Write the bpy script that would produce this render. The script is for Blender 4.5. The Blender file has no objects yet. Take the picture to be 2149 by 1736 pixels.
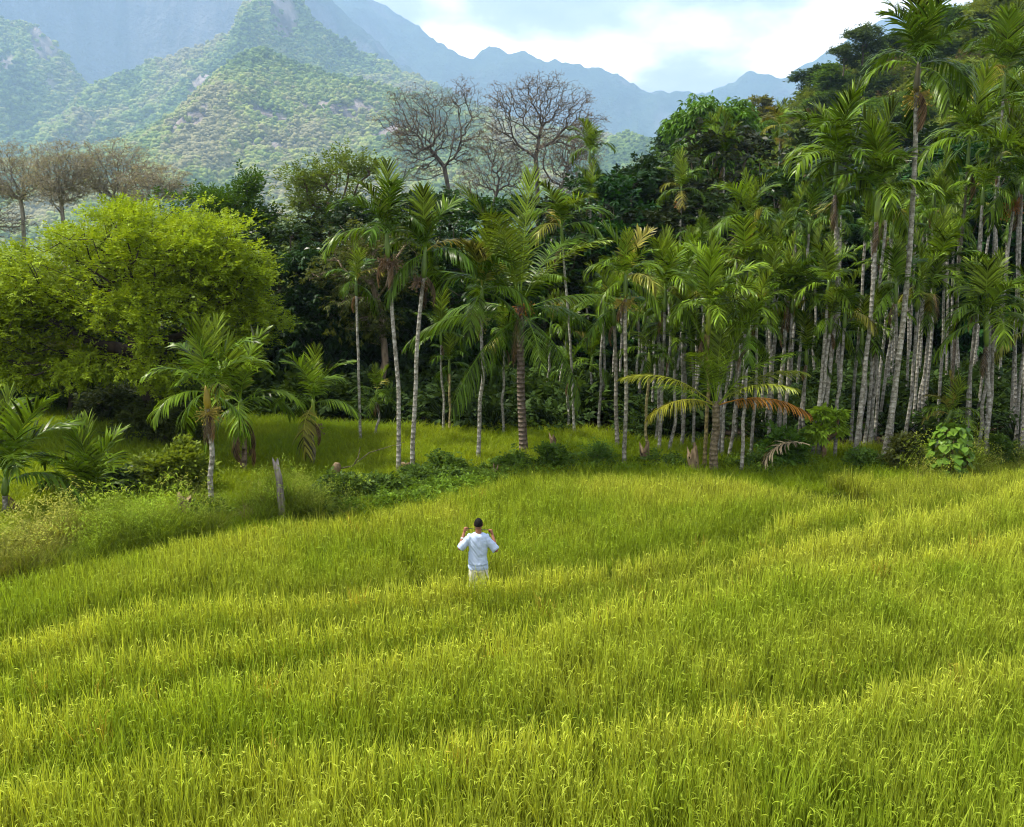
import bpy, math, random
import numpy as np
from mathutils import Vector, Matrix

# ------------------------------------------------------------------ camera, sky, sun, exposure
SC = bpy.context.scene
COL = SC.collection
CAM_H = 6.9
FPX, CX, CY, HOR = 1846.7, 1074.5, 868.0, 505.0      # focal length / centre / horizon row for a 2149 px wide picture
PITCH = math.atan((CY - HOR) / FPX)
cam_d = bpy.data.cameras.new('camera')
cam_d.sensor_width = 36.0
cam_d.lens = 36.0 * FPX / 2149.0
cam_d.clip_start, cam_d.clip_end = 0.1, 12000
cam = bpy.data.objects.new('camera', cam_d)
COL.objects.link(cam)
cam.location = (0, 0, CAM_H)
cam.rotation_euler = (math.radians(90) - PITCH, 0, 0)
SC.camera = cam

SUN_EL, SUN_AZ = math.radians(57), math.radians(-78)   # azimuth from +Y, negative = to the left
world = bpy.data.worlds.new('World')
SC.world = world
world.use_nodes = True
nt = world.node_tree
nt.nodes.clear()
N = nt.nodes.new
L = nt.links.new
out = N('ShaderNodeOutputWorld')
sky = N('ShaderNodeTexSky')
sky.sky_type = 'NISHITA'
sky.sun_disc = False
sky.sun_elevation = SUN_EL
sky.sun_rotation = SUN_AZ
sky.air_density, sky.dust_density = 1.0, 1.5
bg1 = N('ShaderNodeBackground')
bg1.inputs['Strength'].default_value = 0.10
L(sky.outputs[0], bg1.inputs['Color'])
tc = N('ShaderNodeTexCoord')
sep = N('ShaderNodeSeparateXYZ')
L(tc.outputs['Generated'], sep.inputs[0])
def wm(op, a, b=None):
    n = N('ShaderNodeMath')
    n.operation = op
    for i, x in enumerate((a, b)):
        if x is None:
            continue
        if isinstance(x, (int, float)):
            n.inputs[i].default_value = x
        else:
            L(x, n.inputs[i])
    return n.outputs[0]
den = wm('ADD', wm('MAXIMUM', sep.outputs[2], 0.0), 0.32)
cmb = N('ShaderNodeCombineXYZ')
L(wm('DIVIDE', sep.outputs[0], den), cmb.inputs[0])
L(wm('DIVIDE', sep.outputs[1], den), cmb.inputs[1])
CLOUD_OFF = (20.66, 32.35, 7.95)
mp = N('ShaderNodeMapping')
mp.inputs['Location'].default_value = CLOUD_OFF
L(cmb.outputs[0], mp.inputs[0])
nz = N('ShaderNodeTexNoise')
nz.inputs['Scale'].default_value = 2.0
nz.inputs['Detail'].default_value = 6
nz.inputs['Roughness'].default_value = 0.5
L(mp.outputs[0], nz.inputs['Vector'])
rmp = N('ShaderNodeValToRGB')
cr = rmp.color_ramp
cr.elements[0].position, cr.elements[0].color = 0.40, (0.36, 0.40, 0.50, 1)
cr.elements[1].position, cr.elements[1].color = 0.66, (2.5, 2.4, 2.28, 1)
e = cr.elements.new(0.50)
e.color = (0.58, 0.61, 0.70, 1)
L(nz.outputs['Fac'], rmp.inputs[0])
bg2 = N('ShaderNodeBackground')
bg2.inputs['Strength'].default_value = 0.68
L(rmp.outputs[0], bg2.inputs['Color'])
mx = N('ShaderNodeMixShader')
mx.inputs[0].default_value = 0.92
L(bg1.outputs[0], mx.inputs[1])
L(bg2.outputs[0], mx.inputs[2])
L(mx.outputs[0], out.inputs[0])

sun_d = bpy.data.lights.new('sun', 'SUN')
sun_d.energy = 5.0
sun_d.angle = math.radians(5)
sun_d.color = (1.0, 0.93, 0.80)
sun = bpy.data.objects.new('sun', sun_d)
COL.objects.link(sun)
sdir = Vector((math.sin(SUN_AZ) * math.cos(SUN_EL), math.cos(SUN_AZ) * math.cos(SUN_EL), math.sin(SUN_EL)))
sun.rotation_euler = sdir.to_track_quat('Z', 'Y').to_euler()
sun.location = sdir * 60

SC.view_settings.view_transform = 'Standard'
SC.view_settings.look = 'None'
SC.view_settings.exposure = 1.15
SC.view_settings.gamma = 1.0
SC.render.engine = 'CYCLES'
SC.cycles.max_bounces = 6
SC.cycles.diffuse_bounces = 3
SC.cycles.glossy_bounces = 1
SC.cycles.transmission_bounces = 3
SC.cycles.transparent_max_bounces = 4
SC.cycles.volume_bounces = 1
SC.cycles.caustics_reflective = False
SC.cycles.caustics_refractive = False
SC.cycles.use_denoising = True
SC.cycles.filter_width = 1.1
SC.cycles.use_adaptive_sampling = True
SC.cycles.adaptive_threshold = 0.02

# ------------------------------------------------------------------ helpers
random.seed(11)
rng = np.random.default_rng(11)
UPV = np.array([0, 0, 1.0])
cp, sp = math.cos(PITCH), math.sin(PITCH)

def ray(u, v):
    x, y = (u - CX) / FPX, -(v - CY) / FPX
    return Vector((x, cp + y * sp, -sp + y * cp))

def ground(u, v, z=0.0):
    """the point of the plane at height z that the photo shows at picture position u, v"""
    d = ray(u, v)
    return Vector((0, 0, CAM_H)) + d * ((z - CAM_H) / d.z)

def at(u, v, y):
    """the point at distance y that the photo shows at picture position u, v"""
    d = ray(u, v)
    return Vector((0, 0, CAM_H)) + d * (y / d.y)

def nrm(a):
    return a / np.maximum(np.linalg.norm(a, axis=-1, keepdims=True), 1e-9)

def mesh(name, V, F, mat=None, attrs=None, smooth=False, V2=None):
    """F: an (n,3) or (n,4) array, or a list of such arrays"""
    me = bpy.data.meshes.new(name)
    V = np.ascontiguousarray(V, dtype=np.float32)
    if not isinstance(F, list):
        F = [F]
    F = [np.asarray(f, dtype=np.int32) for f in F if len(f)]
    loops = np.concatenate([f.ravel() for f in F])
    tot = np.concatenate([np.full(len(f), f.shape[1], np.int32) for f in F])
    start = np.concatenate([[0], np.cumsum(tot)[:-1]]).astype(np.int32)
    me.vertices.add(len(V))
    me.vertices.foreach_set('co', V.ravel())
    me.loops.add(len(loops))
    me.loops.foreach_set('vertex_index', loops)
    me.polygons.add(len(tot))
    me.polygons.foreach_set('loop_start', start)
    me.polygons.foreach_set('loop_total', tot)
    if smooth:
        me.polygons.foreach_set('use_smooth', np.ones(len(tot), bool))
    me.update(calc_edges=True)
    me.validate(verbose=False)
    for k, a in (attrs or {}).items():
        a = np.asarray(a, np.float32)
        if a.ndim == 1:
            t = me.attributes.new(k, 'FLOAT', 'POINT')
            t.data.foreach_set('value', a)
        else:
            t = me.attributes.new(k, 'FLOAT_VECTOR', 'POINT')
            t.data.foreach_set('vector', a.ravel())
    if mat:
        me.materials.append(mat)
    return me

def link(name, me, parent=None, loc=None, color=None, label=None, cat=None, group=None, kind=None):
    o = bpy.data.objects.new(name, me)
    COL.objects.link(o)
    if parent is not None:
        o.parent = parent
    if loc is not None:
        o.location = loc
    if color is not None:
        o.color = (*color[:3], 1)
    tag(o, label, cat, group, kind)
    return o

def tag(o, label=None, cat=None, group=None, kind=None):
    for k, v in (('label', label), ('category', cat), ('group', group), ('kind', kind)):
        if v:
            o[k] = v
    return o

def empty(name, loc, label=None, cat=None, group=None):
    o = bpy.data.objects.new(name, None)
    COL.objects.link(o)
    o.empty_display_size = 0.3
    o.location = loc
    return tag(o, label, cat, group)

class Geo:
    """collects pieces of ONE mesh"""
    def __init__(s):
        s.V, s.Q, s.T, s.A, s.n = [], [], [], [], 0
    def add(s, V, Q=None, T=None, v=0.5):
        V = np.asarray(V, float)
        s.V.append(V)
        s.A.append(np.full(len(V), v) if np.isscalar(v) else np.asarray(v))
        if Q is not None and len(Q):
            s.Q.append(np.asarray(Q) + s.n)
        if T is not None and len(T):
            s.T.append(np.asarray(T) + s.n)
        s.n += len(V)
    def mesh(s, name, mat, smooth=False):
        F = []
        if s.Q:
            F.append(np.concatenate(s.Q))
        if s.T:
            F.append(np.concatenate(s.T))
        return mesh(name, np.concatenate(s.V), F, mat, {'v': np.concatenate(s.A)}, smooth)

def frame(D):
    D = nrm(D)
    ref = np.where(np.abs(D[:, 2:3]) > 0.9, np.array([[1.0, 0, 0]]), np.array([[0, 0, 1.0]]))
    A = nrm(np.cross(D, ref))
    return A, np.cross(D, A)

def frusta(P0, P1, R0, R1, k=5):
    """many tapered tube pieces at once"""
    n = len(P0)
    A, B = frame(P1 - P0)
    th = np.arange(k) * 2 * np.pi / k
    ring = A[:, None, :] * np.cos(th)[None, :, None] + B[:, None, :] * np.sin(th)[None, :, None]
    V = np.concatenate([P0[:, None] + ring * R0[:, None, None], P1[:, None] + ring * R1[:, None, None]], 1).reshape(-1, 3)
    i = np.arange(k)
    j = (i + 1) % k
    q = np.stack([i, j, j + k, i + k], 1)
    return V, (q[None] + (np.arange(n) * 2 * k)[:, None, None]).reshape(-1, 4)

def tube(path, radii, k=8, cap=True):
    """one continuous tapered tube"""
    P = np.asarray(path, float)
    R = np.asarray(radii, float)
    D = np.gradient(P, axis=0)
    A, B = frame(D)
    for i in range(1, len(P)):                 # keep the frame from flipping
        a = A[i - 1] - nrm(D[i]) * np.dot(A[i - 1], nrm(D[i]))
        A[i] = nrm(a)
        B[i] = np.cross(nrm(D[i]), A[i])
    th = np.arange(k) * 2 * np.pi / k
    V = P[:, None] + (A[:, None] * np.cos(th)[None, :, None] + B[:, None] * np.sin(th)[None, :, None]) * R[:, None, None]
    V = V.reshape(-1, 3)
    i = np.arange(k)
    j = (i + 1) % k
    q = np.stack([i, j, j + k, i + k], 1)
    Q = (q[None] + (np.arange(len(P) - 1) * k)[:, None, None]).reshape(-1, 4)
    T = None
    if cap:
        n = len(V)
        V = np.concatenate([V, P[:1], P[-1:]])
        b = (len(P) - 1) * k
        T = np.concatenate([np.stack([j, i, np.full(k, n)], 1), np.stack([i + b, j + b, np.full(k, n + 1)], 1)])
    return V, Q, T

def hash2(ix, iy, seed):
    h = (ix.astype(np.int64) * 374761393 + iy.astype(np.int64) * 668265263 + seed * 974634777) & 0xFFFFFFFF
    h = ((h ^ (h >> 13)) * 1274126177) & 0xFFFFFFFF
    return ((h ^ (h >> 16)) & 0xFFFF) / 65535.0

def vnoise(x, y, seed=0):
    ix, iy = np.floor(x), np.floor(y)
    fx, fy = x - ix, y - iy
    fx, fy = fx * fx * (3 - 2 * fx), fy * fy * (3 - 2 * fy)
    a, b = hash2(ix, iy, seed), hash2(ix + 1, iy, seed)
    c, d = hash2(ix, iy + 1, seed), hash2(ix + 1, iy + 1, seed)
    return (a * (1 - fx) + b * fx) * (1 - fy) + (c * (1 - fx) + d * fx) * fy

def fbm(x, y, seed=0, octs=5, rough=0.5):
    s, amp, tot = 0, 1.0, 0
    for o in range(octs):
        s = s + amp * vnoise(x * 2 ** o + 17.3 * o, y * 2 ** o - 9.1 * o, seed + o)
        tot += amp
        amp *= rough
    return s / tot

def sstep(a, b, x):
    t = np.clip((x - a) / (b - a), 0, 1)
    return t * t * (3 - 2 * t)

# ------------------------------------------------------------------ materials
def new_mat(name):
    m = bpy.data.materials.new(name)
    m.use_nodes = True
    m.node_tree.nodes.clear()
    return m, m.node_tree.nodes.new, m.node_tree.links.new

def leaf_mat(name, rough=0.5, trans=0.35, spec=0.3, tint=None, lo=0.6, hi=1.5, ttint=(1.25, 1.15, 0.5)):
    """colour = object colour (or the instance tint) varied leaf by leaf with attribute v"""
    m, N, L = new_mat(name)
    o = N('ShaderNodeOutputMaterial')
    if tint:
        c = N('ShaderNodeAttribute')
        c.attribute_type = 'INSTANCER'
        c.attribute_name = tint
        cs = c.outputs['Vector']
    else:
        c = N('ShaderNodeObjectInfo')
        cs = c.outputs['Color']
    at_ = N('ShaderNodeAttribute')
    at_.attribute_name = 'v'
    mr = N('ShaderNodeMapRange')
    mr.inputs['To Min'].default_value = lo
    mr.inputs['To Max'].default_value = hi
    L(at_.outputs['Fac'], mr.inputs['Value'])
    sc = N('ShaderNodeVectorMath')
    sc.operation = 'SCALE'
    L(cs, sc.inputs[0])
    L(mr.outputs[0], sc.inputs['Scale'])
    p = N('ShaderNodeBsdfPrincipled')
    p.inputs['Roughness'].default_value = rough
    p.inputs['Specular IOR Level'].default_value = spec
    L(sc.outputs[0], p.inputs['Base Color'])
    t = N('ShaderNodeBsdfTranslucent')
    tv = N('ShaderNodeVectorMath')
    tv.operation = 'MULTIPLY'
    tv.inputs[1].default_value = ttint
    L(sc.outputs[0], tv.inputs[0])
    L(tv.outputs[0], t.inputs['Color'])
    mx = N('ShaderNodeMixShader')
    mx.inputs[0].default_value = trans
    L(p.outputs[0], mx.inputs[1])
    L(t.outputs[0], mx.inputs[2])
    L(mx.outputs[0] if trans else p.outputs[0], o.inputs[0])
    return m

def noisy_mat(name, c1, c2, scale=8.0, rough=0.85, c3=None, stretch=(1, 1, 1), bump=0.0, spec=0.2, objcol=False):
    m, N, L = new_mat(name)
    o = N('ShaderNodeOutputMaterial')
    tc = N('ShaderNodeTexCoord')
    mp = N('ShaderNodeMapping')
    mp.inputs['Scale'].default_value = stretch
    L(tc.outputs['Object'], mp.inputs[0])
    n = N('ShaderNodeTexNoise')
    n.inputs['Scale'].default_value = scale
    n.inputs['Detail'].default_value = 5
    n.inputs['Roughness'].default_value = 0.6
    L(mp.outputs[0], n.inputs['Vector'])
    r = N('ShaderNodeValToRGB')
    r.color_ramp.elements[0].position, r.color_ramp.elements[0].color = 0.35, (*c1, 1)
    r.color_ramp.elements[1].position, r.color_ramp.elements[1].color = 0.68, (*c2, 1)
    if c3:
        e = r.color_ramp.elements.new(0.52)
        e.color = (*c3, 1)
    L(n.outputs['Fac'], r.inputs[0])
    p = N('ShaderNodeBsdfPrincipled')
    p.inputs['Roughness'].default_value = rough
    p.inputs['Specular IOR Level'].default_value = spec
    col = r.outputs[0]
    if objcol:
        oi = N('ShaderNodeObjectInfo')
        mu = N('ShaderNodeVectorMath')
        mu.operation = 'MULTIPLY'
        L(col, mu.inputs[0])
        L(oi.outputs['Color'], mu.inputs[1])
        col = mu.outputs[0]
    L(col, p.inputs['Base Color'])
    if bump:
        b = N('ShaderNodeBump')
        b.inputs['Strength'].default_value = bump
        b.inputs['Distance'].default_value = 0.02
        L(n.outputs['Fac'], b.inputs['Height'])
        L(b.outputs[0], p.inputs['Normal'])
    L(p.outputs[0], o.inputs[0])
    return m

M_LEAF = leaf_mat('leaf', rough=0.5, trans=0.35, spec=0.08)
M_GLOSS = leaf_mat('glossy_leaf', rough=0.35, trans=0.22, spec=0.14)
M_FROND = leaf_mat('palm_frond', rough=0.32, trans=0.25, spec=0.10, lo=0.15, hi=2.4)
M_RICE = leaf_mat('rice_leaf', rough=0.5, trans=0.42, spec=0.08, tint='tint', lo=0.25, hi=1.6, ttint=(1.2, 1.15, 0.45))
M_SCAT = leaf_mat('scattered_leaf', rough=0.55, trans=0.3, spec=0.06, tint='tint')
M_FAR = leaf_mat('far_tree_leaf', rough=0.8, trans=0.0, spec=0.05, tint='tint', lo=0.6, hi=1.35)
M_BARK = noisy_mat('bark', (0.05, 0.04, 0.03), (0.16, 0.13, 0.10), 6, stretch=(1, 1, 0.3), bump=0.4, objcol=True)
M_TWIG = noisy_mat('dry_twig', (0.10, 0.075, 0.06), (0.22, 0.17, 0.14), 3, objcol=True)
M_WOOD = noisy_mat('weathered_wood', (0.10, 0.085, 0.07), (0.40, 0.36, 0.31), 9, stretch=(1, 1, 0.15), bump=0.6, c3=(0.25, 0.22, 0.19))
M_STUMP = noisy_mat('cut_wood', (0.09, 0.065, 0.035), (0.33, 0.25, 0.14), 7, stretch=(1, 1, 0.25), bump=0.6, c3=(0.19, 0.14, 0.08))

def trunk_mat():
    m, N, L = new_mat('palm_trunk')
    o = N('ShaderNodeOutputMaterial')
    a = N('ShaderNodeAttribute')
    a.attribute_name = 'v'
    tc = N('ShaderNodeTexCoord')
    n = N('ShaderNodeTexNoise')
    n.inputs['Scale'].default_value = 9
    n.inputs['Detail'].default_value = 4
    n.inputs['Roughness'].default_value = 0.65
    L(tc.outputs['Object'], n.inputs['Vector'])
    r = N('ShaderNodeValToRGB')
    r.color_ramp.elements[0].position, r.color_ramp.elements[0].color = 0.34, (0.085, 0.08, 0.055, 1)
    r.color_ramp.elements[1].position, r.color_ramp.elements[1].color = 0.68, (0.42, 0.42, 0.385, 1)
    e = r.color_ramp.elements.new(0.5)
    e.color = (0.24, 0.23, 0.19, 1)
    L(n.outputs['Fac'], r.inputs[0])
    oi = N('ShaderNodeObjectInfo')
    mu = N('ShaderNodeVectorMath')
    mu.operation = 'MULTIPLY'
    L(r.outputs[0], mu.inputs[0])
    L(oi.outputs['Color'], mu.inputs[1])
    mix = N('ShaderNodeMix')
    mix.data_type = 'RGBA'
    L(a.outputs['Fac'], mix.inputs['Factor'])
    L(mu.outputs[0], mix.inputs['A'])
    mix.inputs['B'].default_value = (0.13, 0.115, 0.085, 1)
    p = N('ShaderNodeBsdfPrincipled')
    p.inputs['Roughness'].default_value = 0.8
    p.inputs['Specular IOR Level'].default_value = 0.2
    L(mix.outputs['Result'], p.inputs['Base Color'])
    L(p.outputs[0], o.inputs[0])
    return m
M_PALMTRUNK = trunk_mat()
M_SHAFT = noisy_mat('crownshaft', (0.7, 0.7, 0.7), (1.25, 1.2, 1.1), 4, rough=0.4, objcol=True, spec=0.4, stretch=(1, 1, .3))

def ground_mat():
    m, N, L = new_mat('ground_soil')
    o = N('ShaderNodeOutputMaterial')
    a = N('ShaderNodeAttribute')
    a.attribute_name = 'v'
    g = N('ShaderNodeNewGeometry')
    n = N('ShaderNodeTexNoise')
    n.inputs['Scale'].default_value = 1.7
    n.inputs['Detail'].default_value = 5
    n.inputs['Roughness'].default_value = 0.65
    L(g.outputs['Position'], n.inputs['Vector'])
    r = N('ShaderNodeValToRGB')
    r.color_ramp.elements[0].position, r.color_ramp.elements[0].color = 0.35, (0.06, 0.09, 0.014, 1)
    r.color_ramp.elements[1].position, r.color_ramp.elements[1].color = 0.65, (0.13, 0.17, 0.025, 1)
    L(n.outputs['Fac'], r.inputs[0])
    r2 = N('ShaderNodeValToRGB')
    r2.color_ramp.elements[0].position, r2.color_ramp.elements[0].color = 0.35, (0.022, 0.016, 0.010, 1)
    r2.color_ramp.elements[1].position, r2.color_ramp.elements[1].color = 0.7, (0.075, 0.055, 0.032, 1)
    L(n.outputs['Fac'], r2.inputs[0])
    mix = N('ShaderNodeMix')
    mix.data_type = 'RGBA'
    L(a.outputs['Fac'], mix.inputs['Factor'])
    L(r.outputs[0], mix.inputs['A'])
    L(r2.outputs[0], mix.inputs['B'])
    p = N('ShaderNodeBsdfPrincipled')
    p.inputs['Roughness'].default_value = 0.95
    p.inputs['Specular IOR Level'].default_value = 0.1
    L(mix.outputs['Result'], p.inputs['Base Color'])
    b = N('ShaderNodeBump')
    b.inputs['Distance'].default_value = 0.06
    b.inputs['Strength'].default_value = 0.6
    L(n.outputs['Fac'], b.inputs['Height'])
    L(b.outputs[0], p.inputs['Normal'])
    L(p.outputs[0], o.inputs[0])
    return m
M_GROUND = ground_mat()

def mountain_mat(name, forest1, forest2, rock, scale):
    m, N, L = new_mat(name)
    o = N('ShaderNodeOutputMaterial')
    g = N('ShaderNodeNewGeometry')
    n = N('ShaderNodeTexNoise')
    n.inputs['Scale'].default_value = scale
    n.inputs['Detail'].default_value = 6
    n.inputs['Roughness'].default_value = 0.68
    L(g.outputs['Position'], n.inputs['Vector'])
    r = N('ShaderNodeValToRGB')
    r.color_ramp.elements[0].position, r.color_ramp.elements[0].color = 0.38, (*forest1, 1)
    r.color_ramp.elements[1].position, r.color_ramp.elements[1].color = 0.64, (*forest2, 1)
    L(n.outputs['Fac'], r.inputs[0])
    mp = N('ShaderNodeMapping')
    mp.inputs['Scale'].default_value = (1, 1, 0.15)
    L(g.outputs['Position'], mp.inputs[0])
    n2 = N('ShaderNodeTexNoise')
    n2.inputs['Scale'].default_value = scale * 2.2
    n2.inputs['Detail'].default_value = 7
    L(mp.outputs[0], n2.inputs['Vector'])
    r2 = N('ShaderNodeValToRGB')
    r2.color_ramp.elements[0].position, r2.color_ramp.elements[0].color = 0.38, (*[c * 0.45 for c in rock], 1)
    r2.color_ramp.elements[1].position, r2.color_ramp.elements[1].color = 0.62, (*[min(1, c * 1.5) for c in rock], 1)
    L(n2.outputs['Fac'], r2.inputs[0])
    a = N('ShaderNodeAttribute')
    a.attribute_name = 'v'
    mix = N('ShaderNodeMix')
    mix.data_type = 'RGBA'
    L(a.outputs['Fac'], mix.inputs['Factor'])
    L(r.outputs[0], mix.inputs['A'])
    L(r2.outputs[0], mix.inputs['B'])
    p = N('ShaderNodeBsdfPrincipled')
    p.inputs['Roughness'].default_value = 0.95
    p.inputs['Specular IOR Level'].default_value = 0.0
    L(mix.outputs['Result'], p.inputs['Base Color'])
    b = N('ShaderNodeBump')
    b.inputs['Distance'].default_value = 0.6 / scale
    b.inputs['Strength'].default_value = 0.9
    L(n.outputs['Fac'], b.inputs['Height'])
    L(b.outputs[0], p.inputs['Normal'])
    L(p.outputs[0], o.inputs[0])
    return m

# ------------------------------------------------------------------ scattering stuff
def library(name, meshes):
    c = bpy.data.collections.new(name)       # never linked to the scene: only the scattered copies show
    for i, me in enumerate(meshes):
        o = bpy.data.objects.new('%s_%02d' % (name, i), me)
        c.objects.link(o)
    return c

def scatter(name, label, pts, yaw, scl, tint, lib, nlib, cat=None, tilt=0.12, pick=None):
    n = len(pts)
    me = bpy.data.meshes.new(name)
    me.vertices.add(n)
    me.vertices.foreach_set('co', np.asarray(pts, np.float32).ravel())
    rot = np.concatenate([rng.normal(0, 1, (n, 2)) * tilt, np.asarray(yaw)[:, None]], 1)
    scl = np.asarray(scl)
    if scl.ndim == 1:
        scl = np.stack([scl, scl, scl], 1)
    for k, a in (('rot', rot), ('scl', scl), ('tint', tint)):
        t = me.attributes.new(k, 'FLOAT_VECTOR', 'POINT')
        t.data.foreach_set('vector', np.asarray(a, np.float32).ravel())
    t = me.attributes.new('pick', 'INT', 'POINT')
    t.data.foreach_set('value', (rng.integers(0, nlib, n) if pick is None else pick).astype(np.int32))
    o = link(name, me, label=label, kind='stuff')
    ng = bpy.data.node_groups.new(name, 'GeometryNodeTree')
    ng.interface.new_socket('Geometry', in_out='INPUT', socket_type='NodeSocketGeometry')
    ng.interface.new_socket('Geometry', in_out='OUTPUT', socket_type='NodeSocketGeometry')
    N, L = ng.nodes.new, ng.links.new
    gi, go = N('NodeGroupInput'), N('NodeGroupOutput')
    ci = N('GeometryNodeCollectionInfo')
    ci.inputs['Collection'].default_value = lib
    ci.inputs['Separate Children'].default_value = True
    ci.inputs['Reset Children'].default_value = True
    ip = N('GeometryNodeInstanceOnPoints')
    ip.inputs['Pick Instance'].default_value = True
    def na(nm, ty):
        x = N('GeometryNodeInputNamedAttribute')
        x.data_type = ty
        x.inputs['Name'].default_value = nm
        return x.outputs['Attribute']
    L(gi.outputs[0], ip.inputs['Points'])
    L(ci.outputs[0], ip.inputs['Instance'])
    L(na('pick', 'INT'), ip.inputs['Instance Index'])
    L(na('rot', 'FLOAT_VECTOR'), ip.inputs['Rotation'])
    L(na('scl', 'FLOAT_VECTOR'), ip.inputs['Scale'])
    L(ip.outputs[0], go.inputs[0])
    mod = o.modifiers.new('scatter', 'NODES')
    mod.node_group = ng
    return o

# ------------------------------------------------------------------ terrain
def poly(pts, z):
    return np.array([list(ground(u, v, z))[:2] for u, v in pts])
TOP = 0.85
LINE1 = poly([(-250, 1475), (0, 1423), (319, 1372), (671, 1322), (1074, 1284), (1276, 1255), (1574, 1175), (1822, 1110), (2149, 1020), (2300, 985)], TOP + .2)
LINE2 = poly([(-250, 1400), (0, 1326), (302, 1265), (600, 1245), (797, 1234), (900, 1212), (1074, 1200), (1276, 1185), (1524, 1130), (1639, 1085), (1749, 1060), (1960, 1030)], TOP)
LINE2B = poly([(900, 1215), (850, 1150), (800, 1120), (755, 1085)], TOP)
LINE3 = poly([(-250, 1590), (0, 1535), (350, 1478), (700, 1425), (1000, 1372), (1300, 1315), (1500, 1268), (1599, 1240), (1822, 1205), (2149, 1150), (2350, 1110)], TOP + .2)
LINE4 = poly([(-200, 1720), (300, 1665), (700, 1640), (1100, 1600), (1500, 1560), (1900, 1480), (2300, 1380)], TOP + .3)
EDGE = poly([(-400, 1260), (0, 1190), (130, 1165), (290, 1138), (420, 1108), (560, 1085), (700, 1072), (755, 1078), (800, 1062), (900, 1033), (1000, 1006), (1100, 986), (1250, 982), (1400, 985), (1560, 992), (1640, 990), (1700, 984), (1750, 976), (1900, 985), (2010, 988), (2149, 972), (2500, 945)], TOP)
FEET = poly([(-400, 1260), (0, 1190), (290, 1138), (560, 1085), (755, 1078), (1000, 1012), (1250, 994), (1660, 998), (2149, 988)], 0)

def fy(line, x):
    return np.interp(x, line[:, 0], line[:, 1])

def dist_line(line, x, y):
    d = np.full(np.shape(x), 1e9)
    for a, b in zip(line[:-1], line[1:]):
        ab = b - a
        t = np.clip(((x - a[0]) * ab[0] + (y - a[1]) * ab[1]) / (ab @ ab), 0, 1)
        d = np.minimum(d, np.hypot(x - a[0] - t * ab[0], y - a[1] - t * ab[1]))
    return d

def terrain(x, y):
    x, y = np.asarray(x, float), np.asarray(y, float)
    z = 0.34 * (1 - sstep(-0.25, 0.25, y - fy(LINE1, x))) + 0.20 * (1 - sstep(-.25, .25, y - fy(LINE3, x))) + 0.24 * (1 - sstep(-0.25, 0.25, y - fy(LINE2, x)))
    z = z + 0.18 * (1 - sstep(-.3, .3, y - fy(LINE4, x)))
    z = z + 0.10 * (fbm(x / 6.0, y / 6.0, 3, 3) - 0.5) * (y > 3)
    z = z + 0.9 * sstep(36, 60, y) * (fbm(x / 14, y / 14, 5, 3) - 0.3) * (y < 400)
    return z

def tz(x, y):
    return float(terrain(np.array([x]), np.array([y]))[0])

def on_ground(u, v):
    p = ground(u, v, 0)
    p.z = tz(p.x, p.y)
    return p

gx = np.unique(np.concatenate([np.linspace(-6400, -60, 40), np.linspace(-60, -26, 40), np.linspace(-26, 30, 180), np.linspace(30, 70, 40), np.linspace(70, 6400, 40)]))
gy = np.unique(np.concatenate([np.linspace(-25, 5, 10), np.linspace(5, 45, 170), np.linspace(45, 120, 60), np.linspace(120, 7000, 50)]))
GX, GY = np.meshgrid(gx, gy)
GZ = terrain(GX, GY)
nx, ny = len(gx), len(gy)
idx = np.arange(nx * ny).reshape(ny, nx)
quads = np.stack([idx[:-1, :-1], idx[:-1, 1:], idx[1:, 1:], idx[1:, :-1]], -1).reshape(-1, 4)
shade = sstep(-1.0, 2.5, GX - 0.5) * sstep(26.5, 28.5, GY) * (GY < 80)  # mask for brown leaf litter and bare soil in place of green ground
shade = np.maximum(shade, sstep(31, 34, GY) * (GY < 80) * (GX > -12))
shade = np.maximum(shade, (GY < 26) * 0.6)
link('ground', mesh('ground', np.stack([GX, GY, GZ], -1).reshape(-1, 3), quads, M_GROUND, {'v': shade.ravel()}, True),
     label='valley ground under the rice, the grass and the grove', kind='structure')

# ------------------------------------------------------------------ mountains
M_FARM = mountain_mat('far_mountain', (0.018, 0.036, 0.024), (0.05, 0.075, 0.042), (0.085, 0.08, 0.082), 0.0034)  # cloud shadow on the cliff wall is painted into these dark tones
M_HILL = mountain_mat('forest_hill', (0.06, 0.10, 0.03), (0.22, 0.25, 0.09), (0.23, 0.19, 0.175), 0.0086)
M_SLOPE = mountain_mat('jungle_slope', (0.05, 0.085, 0.018), (0.14, 0.17, 0.04), (0.10, 0.08, 0.05), 0.25)

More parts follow.
